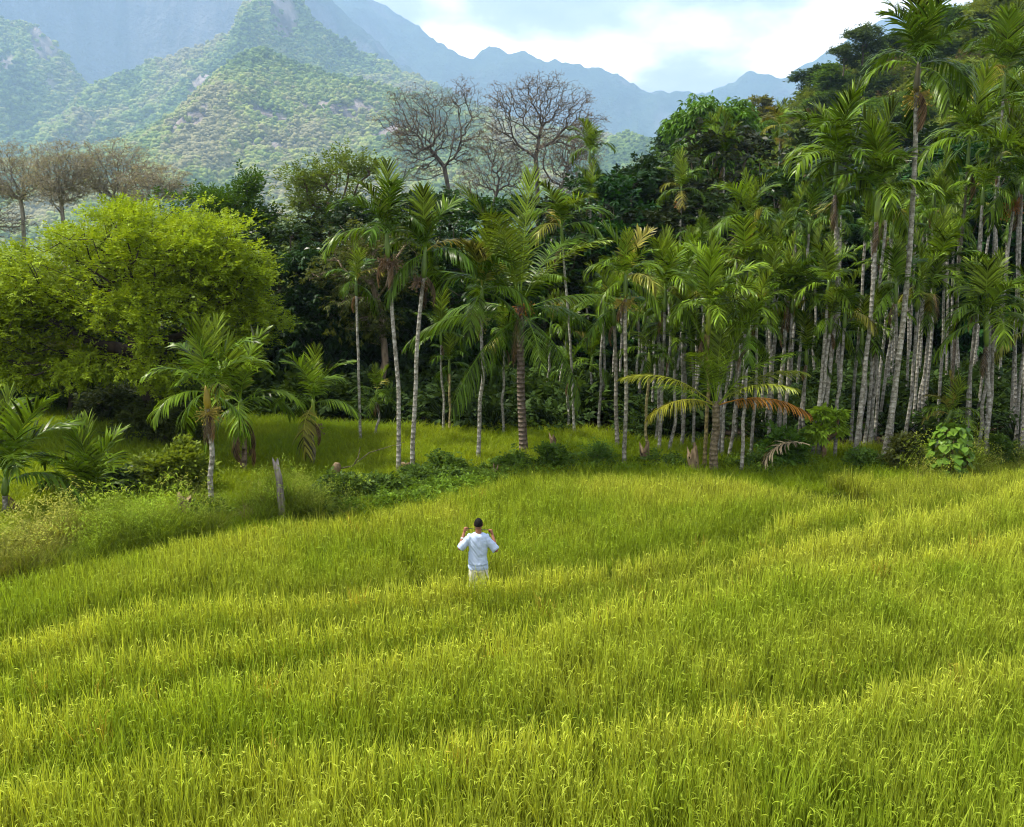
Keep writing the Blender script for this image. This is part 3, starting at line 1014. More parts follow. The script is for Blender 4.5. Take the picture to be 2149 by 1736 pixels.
TREE_DATA = {}
def tree(name, label, base, trunk, ells, tips=500, leaf=(6, .25, .18, .07, .25), per_tip=6, spread=.4, color=(.05, .09, .015),
         bark=(1, 1, 1), r_tip=.012, expo=2.4, seed=1, mat=None, group=None, cat='tree', wig=.10, bf=.35, shell=.5, updir=.35, step=.7, crown='crown', min_r=0.0, rmax=.5, lump=22, loose=.25):
    """base: world point; trunk/ells in world coordinates"""
    r = np.random.default_rng(seed)
    B = np.array(base, float)
    trunk = [np.array(p, float) - B for p in trunk]
    fine = []
    for a, b in zip(trunk[:-1], trunk[1:]):
        m = max(2, int(np.linalg.norm(b - a) / .6))
        fine += [a + (b - a) * i / m + (r.normal(0, .03, 3) if i else 0) for i in range(m)]
    fine.append(trunk[-1])
    E = [(np.array(c, float) - B, R) for c, R in ells]
    T = ell_points(E, tips, r, shell, lump, loose)
    T = T[T[:, 2] > 0.25]
    P, par, cnt, tipi = skeleton(fine, T, bf, step, wig, r)
    R = np.minimum(r_tip * cnt ** (1 / expo), rmax)
    R[:3] *= np.array([1.5, 1.25, 1.1])[:len(R[:3])]
    e = np.arange(1, len(P))
    e = e[par[1:] >= 0]
    thick = R[e] > min_r
    e = e[thick]
    V, Q = frusta(P[par[e]], P[e], np.minimum(R[par[e]], R[e] * 1.6), R[e], 5)
    root = empty(name, base, label, cat, group)
    link('trunk', mesh('trunk', V, Q, M_BARK, None, True), root, color=bark)
    if per_tip:
        tp = P[tipi]
        cc = np.mean([c for c, _ in E], 0)
        outw = nrm(tp - cc)
        k, sl, lf, wd, dr = leaf
        C = np.repeat(tp, per_tip, 0) + r.normal(0, spread, (len(tp) * per_tip, 3)) * [1, 1, .6]
        A = np.repeat(outw, per_tip, 0) * .8 + r.normal(0, .6, C.shape) + UPV * (updir - .2)
        V, Q = sprays(C, A, k, sl, lf, wd, dr, r)
        v = np.repeat(np.clip(np.repeat(r.normal(.45, .12, len(tp)), per_tip * k) + r.normal(0, .16, len(tp) * per_tip * k), 0, 1), 4)
        link(crown, mesh('crown', V, Q, mat or M_LEAF, {'v': v}), root, color=color)
    return root

def copy_tree(src, loc, rz, s, label, group=None, color=None, cat='tree'):
    o = src.copy()
    COL.objects.link(o)
    o.location, o.rotation_euler, o.scale = loc, (0, 0, rz), s if hasattr(s, '__len__') else (s, s, s)
    tag(o, label, cat, group)
    for ch in src.children:
        c = ch.copy()
        COL.objects.link(c)
        c.parent = o
        if color and ch.name.startswith('crown'):
            c.color = (*color, 1)
    return o

def ell(u, v, ru, rv, y, depth=None):
    c = at(u, v, y)
    s = y / FPX / cp
    d = depth if depth is not None else (ru + rv) * .5 * s
    return (tuple(c), (ru * s, d, rv * s))

# ------------------------------------------------------------------ hillside cover
def hill_z(x, y):
    X, Y, Z = HS[0, :, 0], HS[:, :, 1], HS[:, :, 2]
    j = int(np.clip(np.searchsorted(X, x), 1, len(X) - 1))
    z = float(np.interp(y, Y[:, j], Z[:, j], left=-9, right=-9))
    return max(z, tz(x, y))

def leafy_bush(seed, n=95, k=5, leaf=.13, wid=.06, droop=.3):
    r = np.random.default_rng(500 + seed)
    d = nrm(r.normal(0, 1, (n, 3)) + [0, 0, .35])
    d[:, 2] = np.abs(d[:, 2])
    c = d * (.30 + .32 * r.random((n, 1))) * [1, 1, .9] + [0, 0, .12]
    V, Q = sprays(c, d + r.normal(0, .4, d.shape), k, leaf * .8, leaf, wid, droop, r)
    g = Geo()
    g.add(V, Q, v=np.repeat(np.clip(r.normal(.5, .2, n * k), 0, 1), 4))
    P1 = c * .9
    t, q = frusta(np.zeros((n, 3)), P1, np.full(n, .02), np.full(n, .008), 3)
    g.add(t, q, v=.05)
    return g.mesh('bush_clump', M_SCAT)
LIB_BUSH = library('bush_clump', [leafy_bush(s) for s in range(5)])

def on_hill(n, seed):
    r = np.random.default_rng(seed)
    top = int(HS.shape[0] * .64)
    i, j = r.integers(0, top, n), r.integers(0, HS.shape[1] - 1, n)
    a, b = r.random((n, 1)), r.random((n, 1))
    return (HS[i, j] * (1 - a) + HS[i, j + 1] * a) * (1 - b) + (HS[i + 1, j] * (1 - a) + HS[i + 1, j + 1] * a) * b, r
p, r = on_hill(6500, 5)
p = p[p[:, 2] > 0.2]
n = len(p)
mixn = np.clip(fbm(p[:, 0] / 7, p[:, 1] / 7, 3, 3) * 1.7 - .35 + r.normal(0, .2, n), 0, 1)[:, None]
tint = np.array([.055, .10, .016]) * (1 - mixn) + np.array([.17, .21, .035]) * mixn
brown = r.random(n) < .05
tint[brown] = (.11, .085, .05)
scatter('hillside_undergrowth', 'matted scrub and creepers on the jungle hillside', p - [0, 0, .2], r.uniform(0, 6.28, n), r.uniform(2.2, 4.6, n), tint, LIB_BUSH, 5, tilt=.2)

# dark low growth under the grove and at the far side of the clearing
x, y = jitter_grid(-1, 26, 30, 46, 1.0, rng)
x2, y2 = jitter_grid(-30, 3, 31, 44, .95, rng)
k2 = y2 > np.interp(x2, [-26, -12, -6, 3], [35, 34, 32.4, 31.8])
x, y = np.concatenate([x, x2[k2]]), np.concatenate([y, y2[k2]])
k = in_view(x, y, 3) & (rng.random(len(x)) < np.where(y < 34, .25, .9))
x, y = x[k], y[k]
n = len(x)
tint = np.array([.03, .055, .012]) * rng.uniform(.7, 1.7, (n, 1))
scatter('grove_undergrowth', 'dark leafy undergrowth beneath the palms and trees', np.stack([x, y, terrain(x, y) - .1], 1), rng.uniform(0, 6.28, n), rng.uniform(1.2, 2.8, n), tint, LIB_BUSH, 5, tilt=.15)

# green weeds along the far paddy edge
xa, ya = margin(240, [(640, 1058), (760, 1050), (850, 1035), (950, 1008), (1060, 990)], 1.7)
xb, yb = margin(110, [(1060, 978), (1200, 970), (1400, 970)], 1.0)
xc, yc = margin(200, [(1560, 976), (1700, 966), (1900, 970), (2149, 955)], 1.6)
xd, yd = margin(50, [(-200, 1205), (0, 1170), (200, 1135)], 1.6)
x, y = np.concatenate([xa, xb, xc, xd]), np.concatenate([ya, yb, yc, yd])
k = (y > fy(EDGE, x) + .2) & clear_of_stumps(x, y)
x, y = x[k], y[k]
n = len(x)
tint = np.array([.13, .22, .025]) * rng.uniform(.55, 1.5, (n, 1))
scatter('margin_weeds', 'broad-leaved weeds tangled along the far edge of the paddy', np.stack([x, y, terrain(x, y) - .05], 1), rng.uniform(0, 6.28, n), rng.uniform(.3, .8, n), tint, LIB_BUSH, 5, tilt=.2)

# ------------------------------------------------------------------ trees
LIME = (.235, .325, .016)
y0 = 31.0
b = on_ground(345, 935)
tree('spreading_tree', 'broad spreading tree with bright lime-green feathery foliage at the clearing edge', b,
     [b, b + Vector((-.1, 0, 1.0)), at(318, 820, b.y), at(290, 740, b.y), at(270, 640, b.y), at(265, 560, b.y)],
     [ell(270, 560, 230, 110, b.y, 3.2), ell(110, 600, 150, 100, b.y, 2.8), ell(470, 610, 115, 100, b.y, 2.6), ell(330, 490, 170, 70, b.y, 2.8), ell(30, 690, 120, 110, b.y, 2.6),
      ell(500, 680, 80, 70, b.y, 2.0), ell(170, 700, 110, 80, b.y + 1, 2.0), ell(-80, 640, 110, 120, b.y, 2.4), ell(420, 540, 130, 80, b.y - 1, 2), ell(60, 775, 90, 50, b.y - .6, 1.6), ell(440, 730, 90, 45, b.y - .5, 1.5), ell(200, 770, 90, 40, b.y - 1.2, 1.4), ell(300, 660, 130, 50, b.y - 2.0, 1.2), ell(335, 770, 95, 45, b.y - 1.6, 1.2)],
     tips=3300, leaf=(8, .28, .125, .05, .12), per_tip=7, spread=.17, color=LIME, bark=(.35, .33, .3), r_tip=.006, expo=1.9, lump=20, loose=.42, seed=5, updir=.3, shell=.42, wig=.08, rmax=.42)

b = at(500, 900, 46); b.z = tz(b.x, b.y)
tree('feathery_tree', 'dark green feathery tree rising behind the lime-green tree', b, [b, at(495, 700, 46), at(490, 500, 46)],
     [ell(490, 425, 75, 45, 46), ell(450, 460, 70, 40, 46), ell(535, 470, 50, 50, 46), ell(400, 430, 70, 30, 47), ell(560, 540, 50, 60, 46)],
     tips=420, leaf=(8, .4, .22, .08, .12), per_tip=6, spread=.34, color=(.05, .105, .012), seed=8)
b = at(690, 900, 43); b.z = tz(b.x, b.y)
tree('feathery_tree', 'pale feathery tree with see-through crown behind the close palm pair', b, [b, at(715, 700, 43), at(705, 560, 43), at(690, 450, 43)],
     [ell(690, 390, 70, 50, 43), ell(660, 450, 55, 50, 43), ell(735, 440, 60, 60, 43), ell(640, 520, 50, 40, 43), ell(750, 360, 45, 30, 43), ell(720, 520, 60, 50, 43)],
     tips=400, leaf=(8, .4, .2, .07, .12), per_tip=4, spread=.4, color=(.11, .16, .03), bark=(1.1, 1, .9), seed=9)
b = at(655, 930, 38); b.z = tz(b.x, b.y)
tree('dense_tree', 'dense glossy dark tree filling the shade right of the lime-green tree', b, [b, at(652, 780, 38), at(660, 640, 38)],
     [ell(650, 570, 70, 55, 38), ell(690, 640, 75, 80, 38), ell(620, 670, 55, 70, 38), ell(650, 740, 90, 60, 38), ell(700, 730, 60, 70, 38)],
     tips=420, leaf=(6, .22, .24, .09, .5), per_tip=7, spread=.32, color=(.022, .055, .012), seed=10, mat=M_GLOSS)
b = at(790, 920, 36); b.z = tz(b.x, b.y)
tree('olive_tree', 'olive-green twiggy tree with pale crooked stems behind the close palm pair', b, [b, at(808, 760, 36), at(800, 660, 36), at(770, 560, 36)],
     [ell(740, 520, 60, 60, 36), ell(780, 580, 70, 70, 36), ell(720, 610, 60, 60, 36), ell(830, 540, 50, 60, 36), ell(760, 680, 60, 50, 36)],
     tips=420, leaf=(6, .22, .17, .06, .3), per_tip=4, spread=.34, color=(.075, .095, .02), bark=(2.2, 2.1, 1.9), seed=11)
y = 60
b = at(1500, 560, y); b.z = hill_z(b.x, b.y)
tree('mango_tree', 'tall round mango tree with fresh drooping leaves above the grove', b, [b, at(1503, 420, y), at(1502, 300, y)],
     [ell(1500, 255, 62, 50, y), ell(1470, 290, 52, 55, y), ell(1535, 285, 48, 55, y), ell(1500, 330, 70, 60, y)],
     tips=520, leaf=(7, .16, .42, .11, .75), per_tip=8, spread=.4, color=(.09, .195, .016), seed=12, mat=M_GLOSS, shell=.3)
y = 56
b = at(1430, 560, y); b.z = hill_z(b.x, b.y)
tree('mango_tree', 'low mango tree tucked under the tall round one', b, [b, at(1432, 450, y), at(1430, 380, y)],
     [ell(1430, 350, 55, 36, y), ell(1410, 390, 45, 40, y), ell(1460, 400, 50, 40, y)],
     tips=260, leaf=(7, .16, .42, .11, .75), per_tip=7, spread=.4, color=(.06, .12, .014), seed=13, mat=M_GLOSS)
y = 50
b = at(1335, 640, y); b.z = tz(b.x, b.y)
tree('jackfruit_tree', 'dark round dense tree between the bare tree and the grove', b, [b, at(1337, 520, y), at(1337, 420, y)],
     [ell(1335, 375, 62, 45, y), ell(1310, 415, 50, 55, y), ell(1370, 410, 50, 60, y), ell(1340, 470, 80, 60, y)],
     tips=520, leaf=(6, .18, .24, .12, .15), per_tip=8, spread=.32, color=(.020, .045, .012), seed=14, mat=M_GLOSS, shell=.35)
y = 75
b = at(1410, 420, y); b.z = hill_z(b.x, b.y)
tree('dark_tree', 'small blue-green tree peeping out left of the round mango tree', b, [b, at(1410, 350, y), at(1408, 300, y)],
     [ell(1408, 285, 25, 28, y), ell(1400, 320, 22, 30, y)], tips=130, leaf=(6, .25, .3, .13, .2), per_tip=6, spread=.4, color=(.03, .06, .03), seed=15)

# low shade trees seen under the lime-green crown
for (u, v, ru, rv, y, lab, sd, c) in (
        (345, 868, 62, 40, 28.6, 'low leafy sapling hanging over the dark trunk of the lime-green tree', 16, (.055, .075, .014)),
        (150, 760, 70, 55, 34, 'dull green small tree in the shade under the lime-green crown', 17, (.07, .08, .02)),
        (60, 740, 60, 60, 34.5, 'grey-green small tree in the shade near the left edge', 18, (.05, .065, .02)),
        (237, 835, 50, 34, 32.5, 'slim dark-stemmed sapling standing in the shaded grass', 19, (.035, .05, .014))):
    b = at(u, 900, y); b.z = tz(b.x, b.y)
    tree('sapling', lab, b, [b, at(u, v + 40, y), at(u, v, y)], [ell(u, v, ru, rv, y), ell(u - ru * .5, v + 10, ru * .6, rv * .7, y), ell(u + ru * .5, v + 15, ru * .6, rv * .7, y)],
         tips=240, leaf=(6, .22, .17, .07, .25), per_tip=5, spread=.28, color=c, bark=(.4, .38, .34), seed=sd)

# shade trees behind the palms: one pattern, many copies
b0 = Vector((-6.5, 39.5, 0)); b0.z = tz(b0.x, b0.y)
def rel(dx, dy, dz):
    return b0 + Vector((dx, dy, dz))
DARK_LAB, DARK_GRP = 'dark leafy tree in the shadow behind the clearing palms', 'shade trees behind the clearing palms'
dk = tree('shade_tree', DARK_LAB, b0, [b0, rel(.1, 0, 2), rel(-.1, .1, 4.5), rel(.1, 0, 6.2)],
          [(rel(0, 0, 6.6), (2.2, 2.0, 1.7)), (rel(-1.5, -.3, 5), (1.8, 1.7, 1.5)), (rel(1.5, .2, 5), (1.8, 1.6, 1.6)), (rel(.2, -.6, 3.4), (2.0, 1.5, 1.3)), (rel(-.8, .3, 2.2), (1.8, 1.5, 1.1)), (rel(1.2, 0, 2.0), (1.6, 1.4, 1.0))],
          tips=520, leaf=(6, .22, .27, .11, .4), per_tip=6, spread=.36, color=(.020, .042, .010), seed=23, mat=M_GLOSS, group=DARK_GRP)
rr = random.Random(5)
def shade_name(x):
    if x < -9:
        return 'dark leafy tree at the back of the clearing beneath the lime-green crown', 'shade trees beneath the lime-green crown'
    if x < 3:
        return DARK_LAB, DARK_GRP
    return 'dark leafy tree in the shadow behind the crowded grove stems', 'shade trees behind the grove'
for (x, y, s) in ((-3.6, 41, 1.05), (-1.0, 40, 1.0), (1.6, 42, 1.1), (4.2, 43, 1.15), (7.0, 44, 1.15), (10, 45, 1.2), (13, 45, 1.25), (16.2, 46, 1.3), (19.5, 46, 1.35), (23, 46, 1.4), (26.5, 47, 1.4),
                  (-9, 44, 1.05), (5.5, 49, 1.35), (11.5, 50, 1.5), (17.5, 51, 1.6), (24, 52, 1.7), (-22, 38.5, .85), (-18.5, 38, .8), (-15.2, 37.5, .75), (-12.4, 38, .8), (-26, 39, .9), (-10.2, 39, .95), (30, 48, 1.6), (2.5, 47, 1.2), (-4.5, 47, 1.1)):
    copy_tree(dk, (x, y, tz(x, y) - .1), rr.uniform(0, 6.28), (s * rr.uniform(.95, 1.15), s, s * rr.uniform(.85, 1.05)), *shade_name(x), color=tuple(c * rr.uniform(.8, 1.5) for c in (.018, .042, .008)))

# trees on the hillside: three patterns, many copies
b0 = Vector((40, 110, 0)); b0.z = hill_z(b0.x, b0.y) - .3
HG, HL = 'mid-green trees of the jungle hillside', 'mid-green leafy tree on the steep jungle hillside'
pats = []
for i, (sd, lf, c) in enumerate(((31, (6, .3, .42, .17, .2), (.075, .13, .02)), (32, (7, .4, .36, .13, .35), (.075, .13, .02)), (33, (6, .3, .36, .15, .2), (.075, .13, .02)))):
    bb = b0 + Vector((9 * i - 6, 4 * i - 12, 0)); bb.z = hill_z(bb.x, bb.y) - .3
    pats.append(tree('hillside_tree', HL, bb, [bb, bb + Vector((.2, 0, 2)), bb + Vector((0, .2, 4.5))],
                     [(bb + Vector((0, 0, 5.2)), (2.6, 2.5, 1.6)), (bb + Vector((-1.8, -.4, 4.2)), (1.8, 1.8, 1.4)), (bb + Vector((1.8, .3, 4.0)), (1.9, 1.8, 1.4)), (bb + Vector((.2, -1.0, 3.0)), (2.2, 1.6, 1.2))],
                     tips=330, leaf=lf, per_tip=6, spread=.42, color=c, seed=sd, group=HG))
r = np.random.default_rng(66)
pp, _ = on_hill(400, 71)
kept = []
for q in pp:
    if q[2] < 3 or q[1] < 62 or any((q[0] - a[0]) ** 2 + (q[1] - a[1]) ** 2 < 26 for a in kept):
        continue
    uu = CX + FPX * q[0] / (q[1] * cp)
    if 1380 < uu < 2300:
        kept.append(q)
HCOL = [('mid-green', (.075, .13, .02)), ('pale yellow-green', (.15, .20, .028)), ('dark green', (.045, .08, .018)), ('olive', (.14, .155, .035)), ('fresh green', (.085, .16, .018))]
for i, q in enumerate(kept[:95]):
    ci = int(r.integers(0, 5))
    c = HCOL[ci][1]
    s = float(r.uniform(.6, 1.1))
    copy_tree(pats[i % 3], (q[0], q[1], q[2] - .4), float(r.uniform(0, 6.28)), (s * 1.1, s * 1.1, s * float(r.uniform(.75, 1.05))), HCOL[ci][0] + ' leafy tree on the steep jungle hillside', HCOL[ci][0] + ' trees of the jungle hillside', color=c)
for (u, v, y, s, lab) in ((1812, 92, 122, .8, 'dark airy tree standing out highest on the hillside crest'), (1772, 122, 122, .62, 'small airy tree on the crest just below the highest one')):
    p = at(u, v, y)
    copy_tree(pats[2], (p.x, p.y, p.z - 3.6 * s), 1.0, s, lab, None, color=(.06, .095, .03))

# bare trees
def bare(label, y, trunk_px, ells_px, tips, seed, bark, base_v=None, r_tip=.011, expo=2.6, leafc=None, zbase=None):
    tr = [at(u, v, y) for u, v in trunk_px]
    b = tr[0].copy()
    b.z = tz(b.x, b.y) if zbase is None else zbase
    u_left = trunk_px[0][0] < 500
    tree('bare_tree', label, b, [b] + tr[1:], [ell(*e, y) for e in ells_px], tips=tips, per_tip=(2 if u_left else 1) if leafc else 0, leaf=(3, .10, .10, .035, .5), spread=.12, color=leafc or (.1, .08, .06), bark=bark, r_tip=r_tip,
         expo=expo, seed=seed, wig=.16, bf=.25, shell=.5, step=.45, crown='dry_leaves', rmax=.45, lump=45, loose=.6)
bare('grey-brown bare spreading tree with a thick bent trunk, left of the two central ones', 58, [(948, 640), (945, 420), (932, 350), (900, 310)],
     [(880, 208, 65, 32), (970, 198, 45, 35), (838, 250, 50, 30), (1005, 245, 30, 35), (915, 270, 80, 50), (860, 300, 55, 40), (975, 310, 40, 45), (835, 280, 30, 25), (880, 355, 60, 30)], 3000, 41, (1.0, 1.12, 1.25), leafc=(.17, .14, .125), r_tip=.0065)
bare('tallest bare tree with straight trunk and wide rounded twig crown in the centre', 60, [(1133, 640), (1128, 400), (1124, 330), (1135, 270)],
     [(1100, 185, 40, 30), (1150, 185, 50, 35), (1050, 210, 40, 35), (1205, 210, 40, 40), (1130, 240, 80, 50), (1190, 265, 50, 50), (1240, 265, 38, 34), (1035, 262, 50, 42), (1225, 320, 45, 45), (1080, 310, 50, 45), (1255, 300, 22, 25)], 3600, 42, (.95, 1.08, 1.22), leafc=(.18, .15, .14), r_tip=.0065)
bare('lower bare tree with forked trunk beside the tallest bare tree', 57, [(1165, 640), (1175, 400), (1190, 360)],
     [(1210, 330, 55, 50), (1160, 320, 60, 50), (1230, 280, 30, 40), (1190, 390, 60, 30)], 1700, 43, (.95, 1.05, 1.15), leafc=(.17, .14, .13), r_tip=.0065)
bare('tangled low bare tree between the two big central bare trees', 62, [(1030, 640), (1035, 430), (1045, 390)],
     [(1040, 350, 75, 50), (990, 380, 50, 40), (1090, 370, 50, 50), (1020, 300, 40, 30), (960, 410, 40, 40)], 1800, 44, (1.15, 1.25, 1.35), leafc=(.17, .145, .13), r_tip=.0065)
for i, (u, e, lab) in enumerate(((45, [(40, 335, 60, 38), (5, 385, 60, 50), (75, 380, 50, 50), (-40, 370, 50, 50)], 'bare greyish tree at the left edge behind the lime-green tree'),
                                 (130, [(125, 332, 60, 36), (160, 370, 50, 45), (95, 380, 50, 45), (130, 400, 50, 40)], 'second bare tree from the left edge behind the lime-green tree'),
                                 (248, [(230, 328, 75, 34), (195, 365, 55, 45), (290, 360, 55, 45), (240, 390, 70, 45)], 'widest of the bare trees in the left row, fan-shaped crown'),
                                 (335, [(335, 375, 55, 34), (365, 395, 40, 28), (300, 390, 45, 34)], 'small tan bare tree ending the left row of bare trees'),
                                 (-20, [(-10, 460, 60, 40), (30, 470, 50, 30)], 'low pale-branched bare tree cut by the left edge'))):
    y = 58 - 2 * (i % 2)
    bare(lab, y, [(u, 640), (u + 4, 480), (u - 2, 420)], e, 2300 if i < 3 else 1200, 50 + i, (2.0, 2.25, 2.4), leafc=(.24, .22, .17) if i < 4 else None, r_tip=.0065)

# ------------------------------------------------------------------ palms
def frond_mesh(name, Ln, a0, a1, pairs, leaf, wid, droop, seed, pet=.14, vee=25, rr=.02, fan=1.0):
    r = np.random.default_rng(seed)
    m = 24
    t = np.linspace(0, 1, m)
    a = np.radians(a0 + (a1 - a0) * t ** 1.25)
    st = Ln / (m - 1)
    px = np.concatenate([[0], np.cumsum(np.sin(a[:-1]) * st)])
    pz = np.concatenate([[0], np.cumsum(np.cos(a[:-1]) * st)])
    sway = r.normal(0, .05) * Ln * t ** 2
    P = np.stack([px, sway, pz], 1)
    g = Geo()
    V, Q, T = tube(P[::3] if (m - 1) % 3 == 0 else P[::1][::3], np.linspace(rr, rr * .25, len(P[::3])), 4, cap=False)
    g.add(V, Q, v=.75)
    S = np.array([0, 1.0, 0])
    VV, AA, QQ, nV = [], [], [], 0
    for i in range(pairs):
        s = pet + (1 - pet) * (i + .5 + r.uniform(-.2, .2)) / pairs
        k = s * (m - 1)
        j = min(int(k), m - 2)
        p = P[j] + (P[j + 1] - P[j]) * (k - j)
        Tn = nrm(P[j + 1] - P[j])
        Nn = np.cross(Tn, S)
        q = (s - pet) / (1 - pet)
        al = math.radians(68 - 46 * q ** 1.2) * fan
        be = math.radians(vee + r.normal(0, 7))
        l0 = leaf * max(.3, math.sin(math.pi * (.14 + .74 * q)) ** .75)
        tone = r.normal(.42, .2)
        for sd in (-1, 1):
            d = Tn * math.cos(al) + S * sd * math.sin(al) * math.cos(be) + Nn * math.sin(al) * math.sin(be) + r.normal(0, .07, 3)
            d = nrm(d)
            l = l0 * r.uniform(.82, 1.12)
            w = wid * r.uniform(.75, 1.2)
            c = p.copy()
            gd = droop * r.uniform(.6, 1.5)
            for q4 in range(4):
                wv = nrm(Tn - d * np.dot(d, Tn))
                hw = w * (.35, .5, .42, .1)[q4]
                VV += [c - wv * hw, c + wv * hw]
                AA += [tone * (.85, 1, 1.1, 1.2)[q4]] * 2
                c = c + d * l / 3
                d = nrm(d - UPV * gd * (q4 + 1) * .5)
            QQ += [[nV + 2 * z, nV + 2 * z + 1, nV + 2 * z + 3, nV + 2 * z + 2] for z in range(3)]
            nV += 8
    g.add(np.array(VV), np.array(QQ), v=np.clip(np.array(AA), 0, 1))
    return g.mesh(name, M_FROND)

ARC = [(3, 22), (8, 55), (16, 92), (26, 125), (42, 150), (66, 166), (104, 175)]
ARECA = [[frond_mesh('areca_frond', 1.75, a, b_, 27, .66, .050, (.14, .22, .34, .46, .6, .68, .7)[i], 900 + 10 * i + s, vee=(30, 26, 20, 12, 4, -6, -15)[i] + 6 * (s - 1.5)) for s in range(4)] for i, (a, b_) in enumerate(ARC)]
COCO = [[frond_mesh('coconut_frond', 3.9, a, b_, 58, .85, .036, (.08, .14, .3, .45, .6, .6, .7)[i], 1200 + 10 * i + s, pet=.2, vee=(20, 15, 6, -6, -22, -30, -40)[i], rr=.03) for s in range(2)]
        for i, (a, b_) in enumerate([(4, 22), (14, 50), (30, 82), (48, 104), (66, 125), (84, 145), (110, 170)])]

def fruit_mesh(seed, dense=True):
    r = np.random.default_rng(seed)
    g = Geo()
    for i in range(46):
        d = nrm(r.normal(0, 1, 3) * [1, 1, .7] + [0, 0, .15])
        t = np.linspace(0, 1, 4)[:, None]
        l = r.uniform(.22, .42)
        P = d * t * l - UPV * .25 * l * t ** 2
        V, Q, T = tube(P, np.array([.006, .007, .008, .005]), 3, cap=False)
        g.add(V, Q, v=.5)
        if i % 2 == 0:
            c = P[-1]
            o = IVO * r.uniform(.018, .03) + c
            g.add(o, None, IFO, v=.7)
    return g.mesh('fruit_bunch', M_FRUIT)
IVO, IFO = ico(0)
M_FRUIT = leaf_mat('palm_fruit', rough=.5, trans=.1, spec=.3)
FRUIT = [fruit_mesh(s) for s in range(3)]

prr = random.Random(42)
GREEN = (.034, .074, .005)
def mixc(a, b, t):
    return tuple(x + (y - x) * t for x, y in zip(a, b))

def palm(name, label, base, apex, s=1.0, nf=9, coco=False, tone=0.0, dead=1, yellow=.1, fruit=None, shaft=(.10, .17, .02), r0=.075, r1=.05, bow=0.0, trunk=(1, 1, 1), group=None,
         arcs=(0, 6), skirt=0, cat='palm', spin=None, shaft_len=.85, extra=()):
    base, apex = Vector(base), Vector(apex)
    s = s * (.92 if coco else .84)
    r0, r1 = (r0, r1) if coco else (r0 * .86, r1 * .9)
    nf = nf + (2 if not group and not coco else 0)
    root = empty(name, base, label, cat, group)
    ap = np.array(apex - base, float)
    H = np.linalg.norm(ap)
    sl = (0.0 if coco else shaft_len * s)
    dirn = ap / H
    sl = min(sl, H * .6)
    H2 = H - sl
    if H2 > .3:
        n = max(4, int(H2 / (.16 if not coco else .14)))
        tt, rad, av = [], [], []
        for i in range(n):
            for (f, dr, a) in ((0.0, 1.0, .1), (.78, .97, .0), (.86, 1.08, .55), (.97, 1.06, .25)):
                t = (i + f) / n
                tt.append(t); av.append(a)
                rad.append((r0 + (r1 - r0) * t ** .8) * dr * (1 + .35 * math.exp(-t * H2 / .25)))
        tt = np.array(tt)
        side = np.array([1.0, 0.25, 0])
        P = np.outer(tt, dirn * H2) + np.outer(np.sin(tt * math.pi) * bow, side) + np.stack([fbm(tt * 3, tt * 0 + prr.random() * 99, 1, 2) - .5, fbm(tt * 3, tt * 0 + prr.random() * 99, 2, 2) - .5, tt * 0], 1) * .12 * np.minimum(tt, 1 - tt)[:, None] * 4
        P[0, 2] -= .15
        V, Q, T = tube(P, rad, 7, cap=True)
        link('trunk', mesh('trunk', V, [Q, T], M_PALMTRUNK, {'v': np.concatenate([np.repeat(av, 7), [0, 0]])}, True), root, color=trunk)
    if sl > .1:
        t = np.linspace(0, 1, 7)
        P = np.outer(H2 + t * sl * 1.02, dirn)
        V, Q, T = tube(P, np.array([1.0, 1.5, 1.55, 1.4, 1.2, 1.0, .6]) * r1 * 1.02, 8)
        link('crownshaft', mesh('crownshaft', V, [Q, T], M_SHAFT, None, True), root, color=shaft)
    az = prr.uniform(0, 6.28) if spin is None else spin
    for i in range(nf):
        age = i / max(1, nf - 1)
        k = int(round(arcs[0] + (arcs[1] - arcs[0]) * age + prr.uniform(-.4, .4)))
        k = max(0, min(6, k))
        me = COCO[k][prr.randint(0, 1)] if coco else ARECA[k][prr.randint(0, 3)]
        base_c = mixc(GREEN, (.092, .152, .010), prr.random() * .8 + tone)
        c = base_c
        if age < .15:
            c = mixc(base_c, (.13, .17, .02), .5)
        if prr.random() < yellow * (0.1 + 1.0 * age):
            c = mixc((.19, .165, .03), (.13, .15, .02), prr.random())
        f = link('frond', me, root, color=c)
        f.location = ap - dirn * (.02 + .16 * age) * (1 if not coco else 2)
        f.rotation_euler = (prr.gauss(0, .08), prr.gauss(0, .08), az + i * 2.39996 + prr.gauss(0, .2))
        q = s * prr.uniform(.88, 1.1)
        f.scale = (q * prr.uniform(.85, 1.12), q * prr.uniform(.78, 1.1), q * prr.uniform(.85, 1.12))
    for (k, a_, c, q) in extra:
        f = link('frond', (COCO if coco else ARECA)[k][0], root, color=c)
        f.location = ap - dirn * .15
        f.rotation_euler = (0, 0, a_)
        f.scale = (q, q, q)
    for i in range(dead + skirt):
        me = (COCO if coco else ARECA)[6][i % 2]
        f = link('dead_frond', me, root, color=mixc((.14, .085, .04), (.08, .06, .035), prr.random()))
        f.location = ap - dirn * (sl * .9 + .08 * i)
        f.rotation_euler = (prr.gauss(0, .12), prr.uniform(.25, .55), prr.uniform(0, 6.28))
        f.scale = (s * .45, s * .32, s * .55)
    if fruit:
        for i in range(2):
            f = link('fruit_bunch', FRUIT[prr.randint(0, 2)], root, color=fruit)
            a = prr.uniform(0, 6.28)
            f.location = ap - dirn * (sl * 1.05 + .08) + np.array([math.cos(a) * .15, math.sin(a) * .15, 0])
            f.rotation_euler = (0, 0, a)
            f.scale = (s, s, s)
    return root

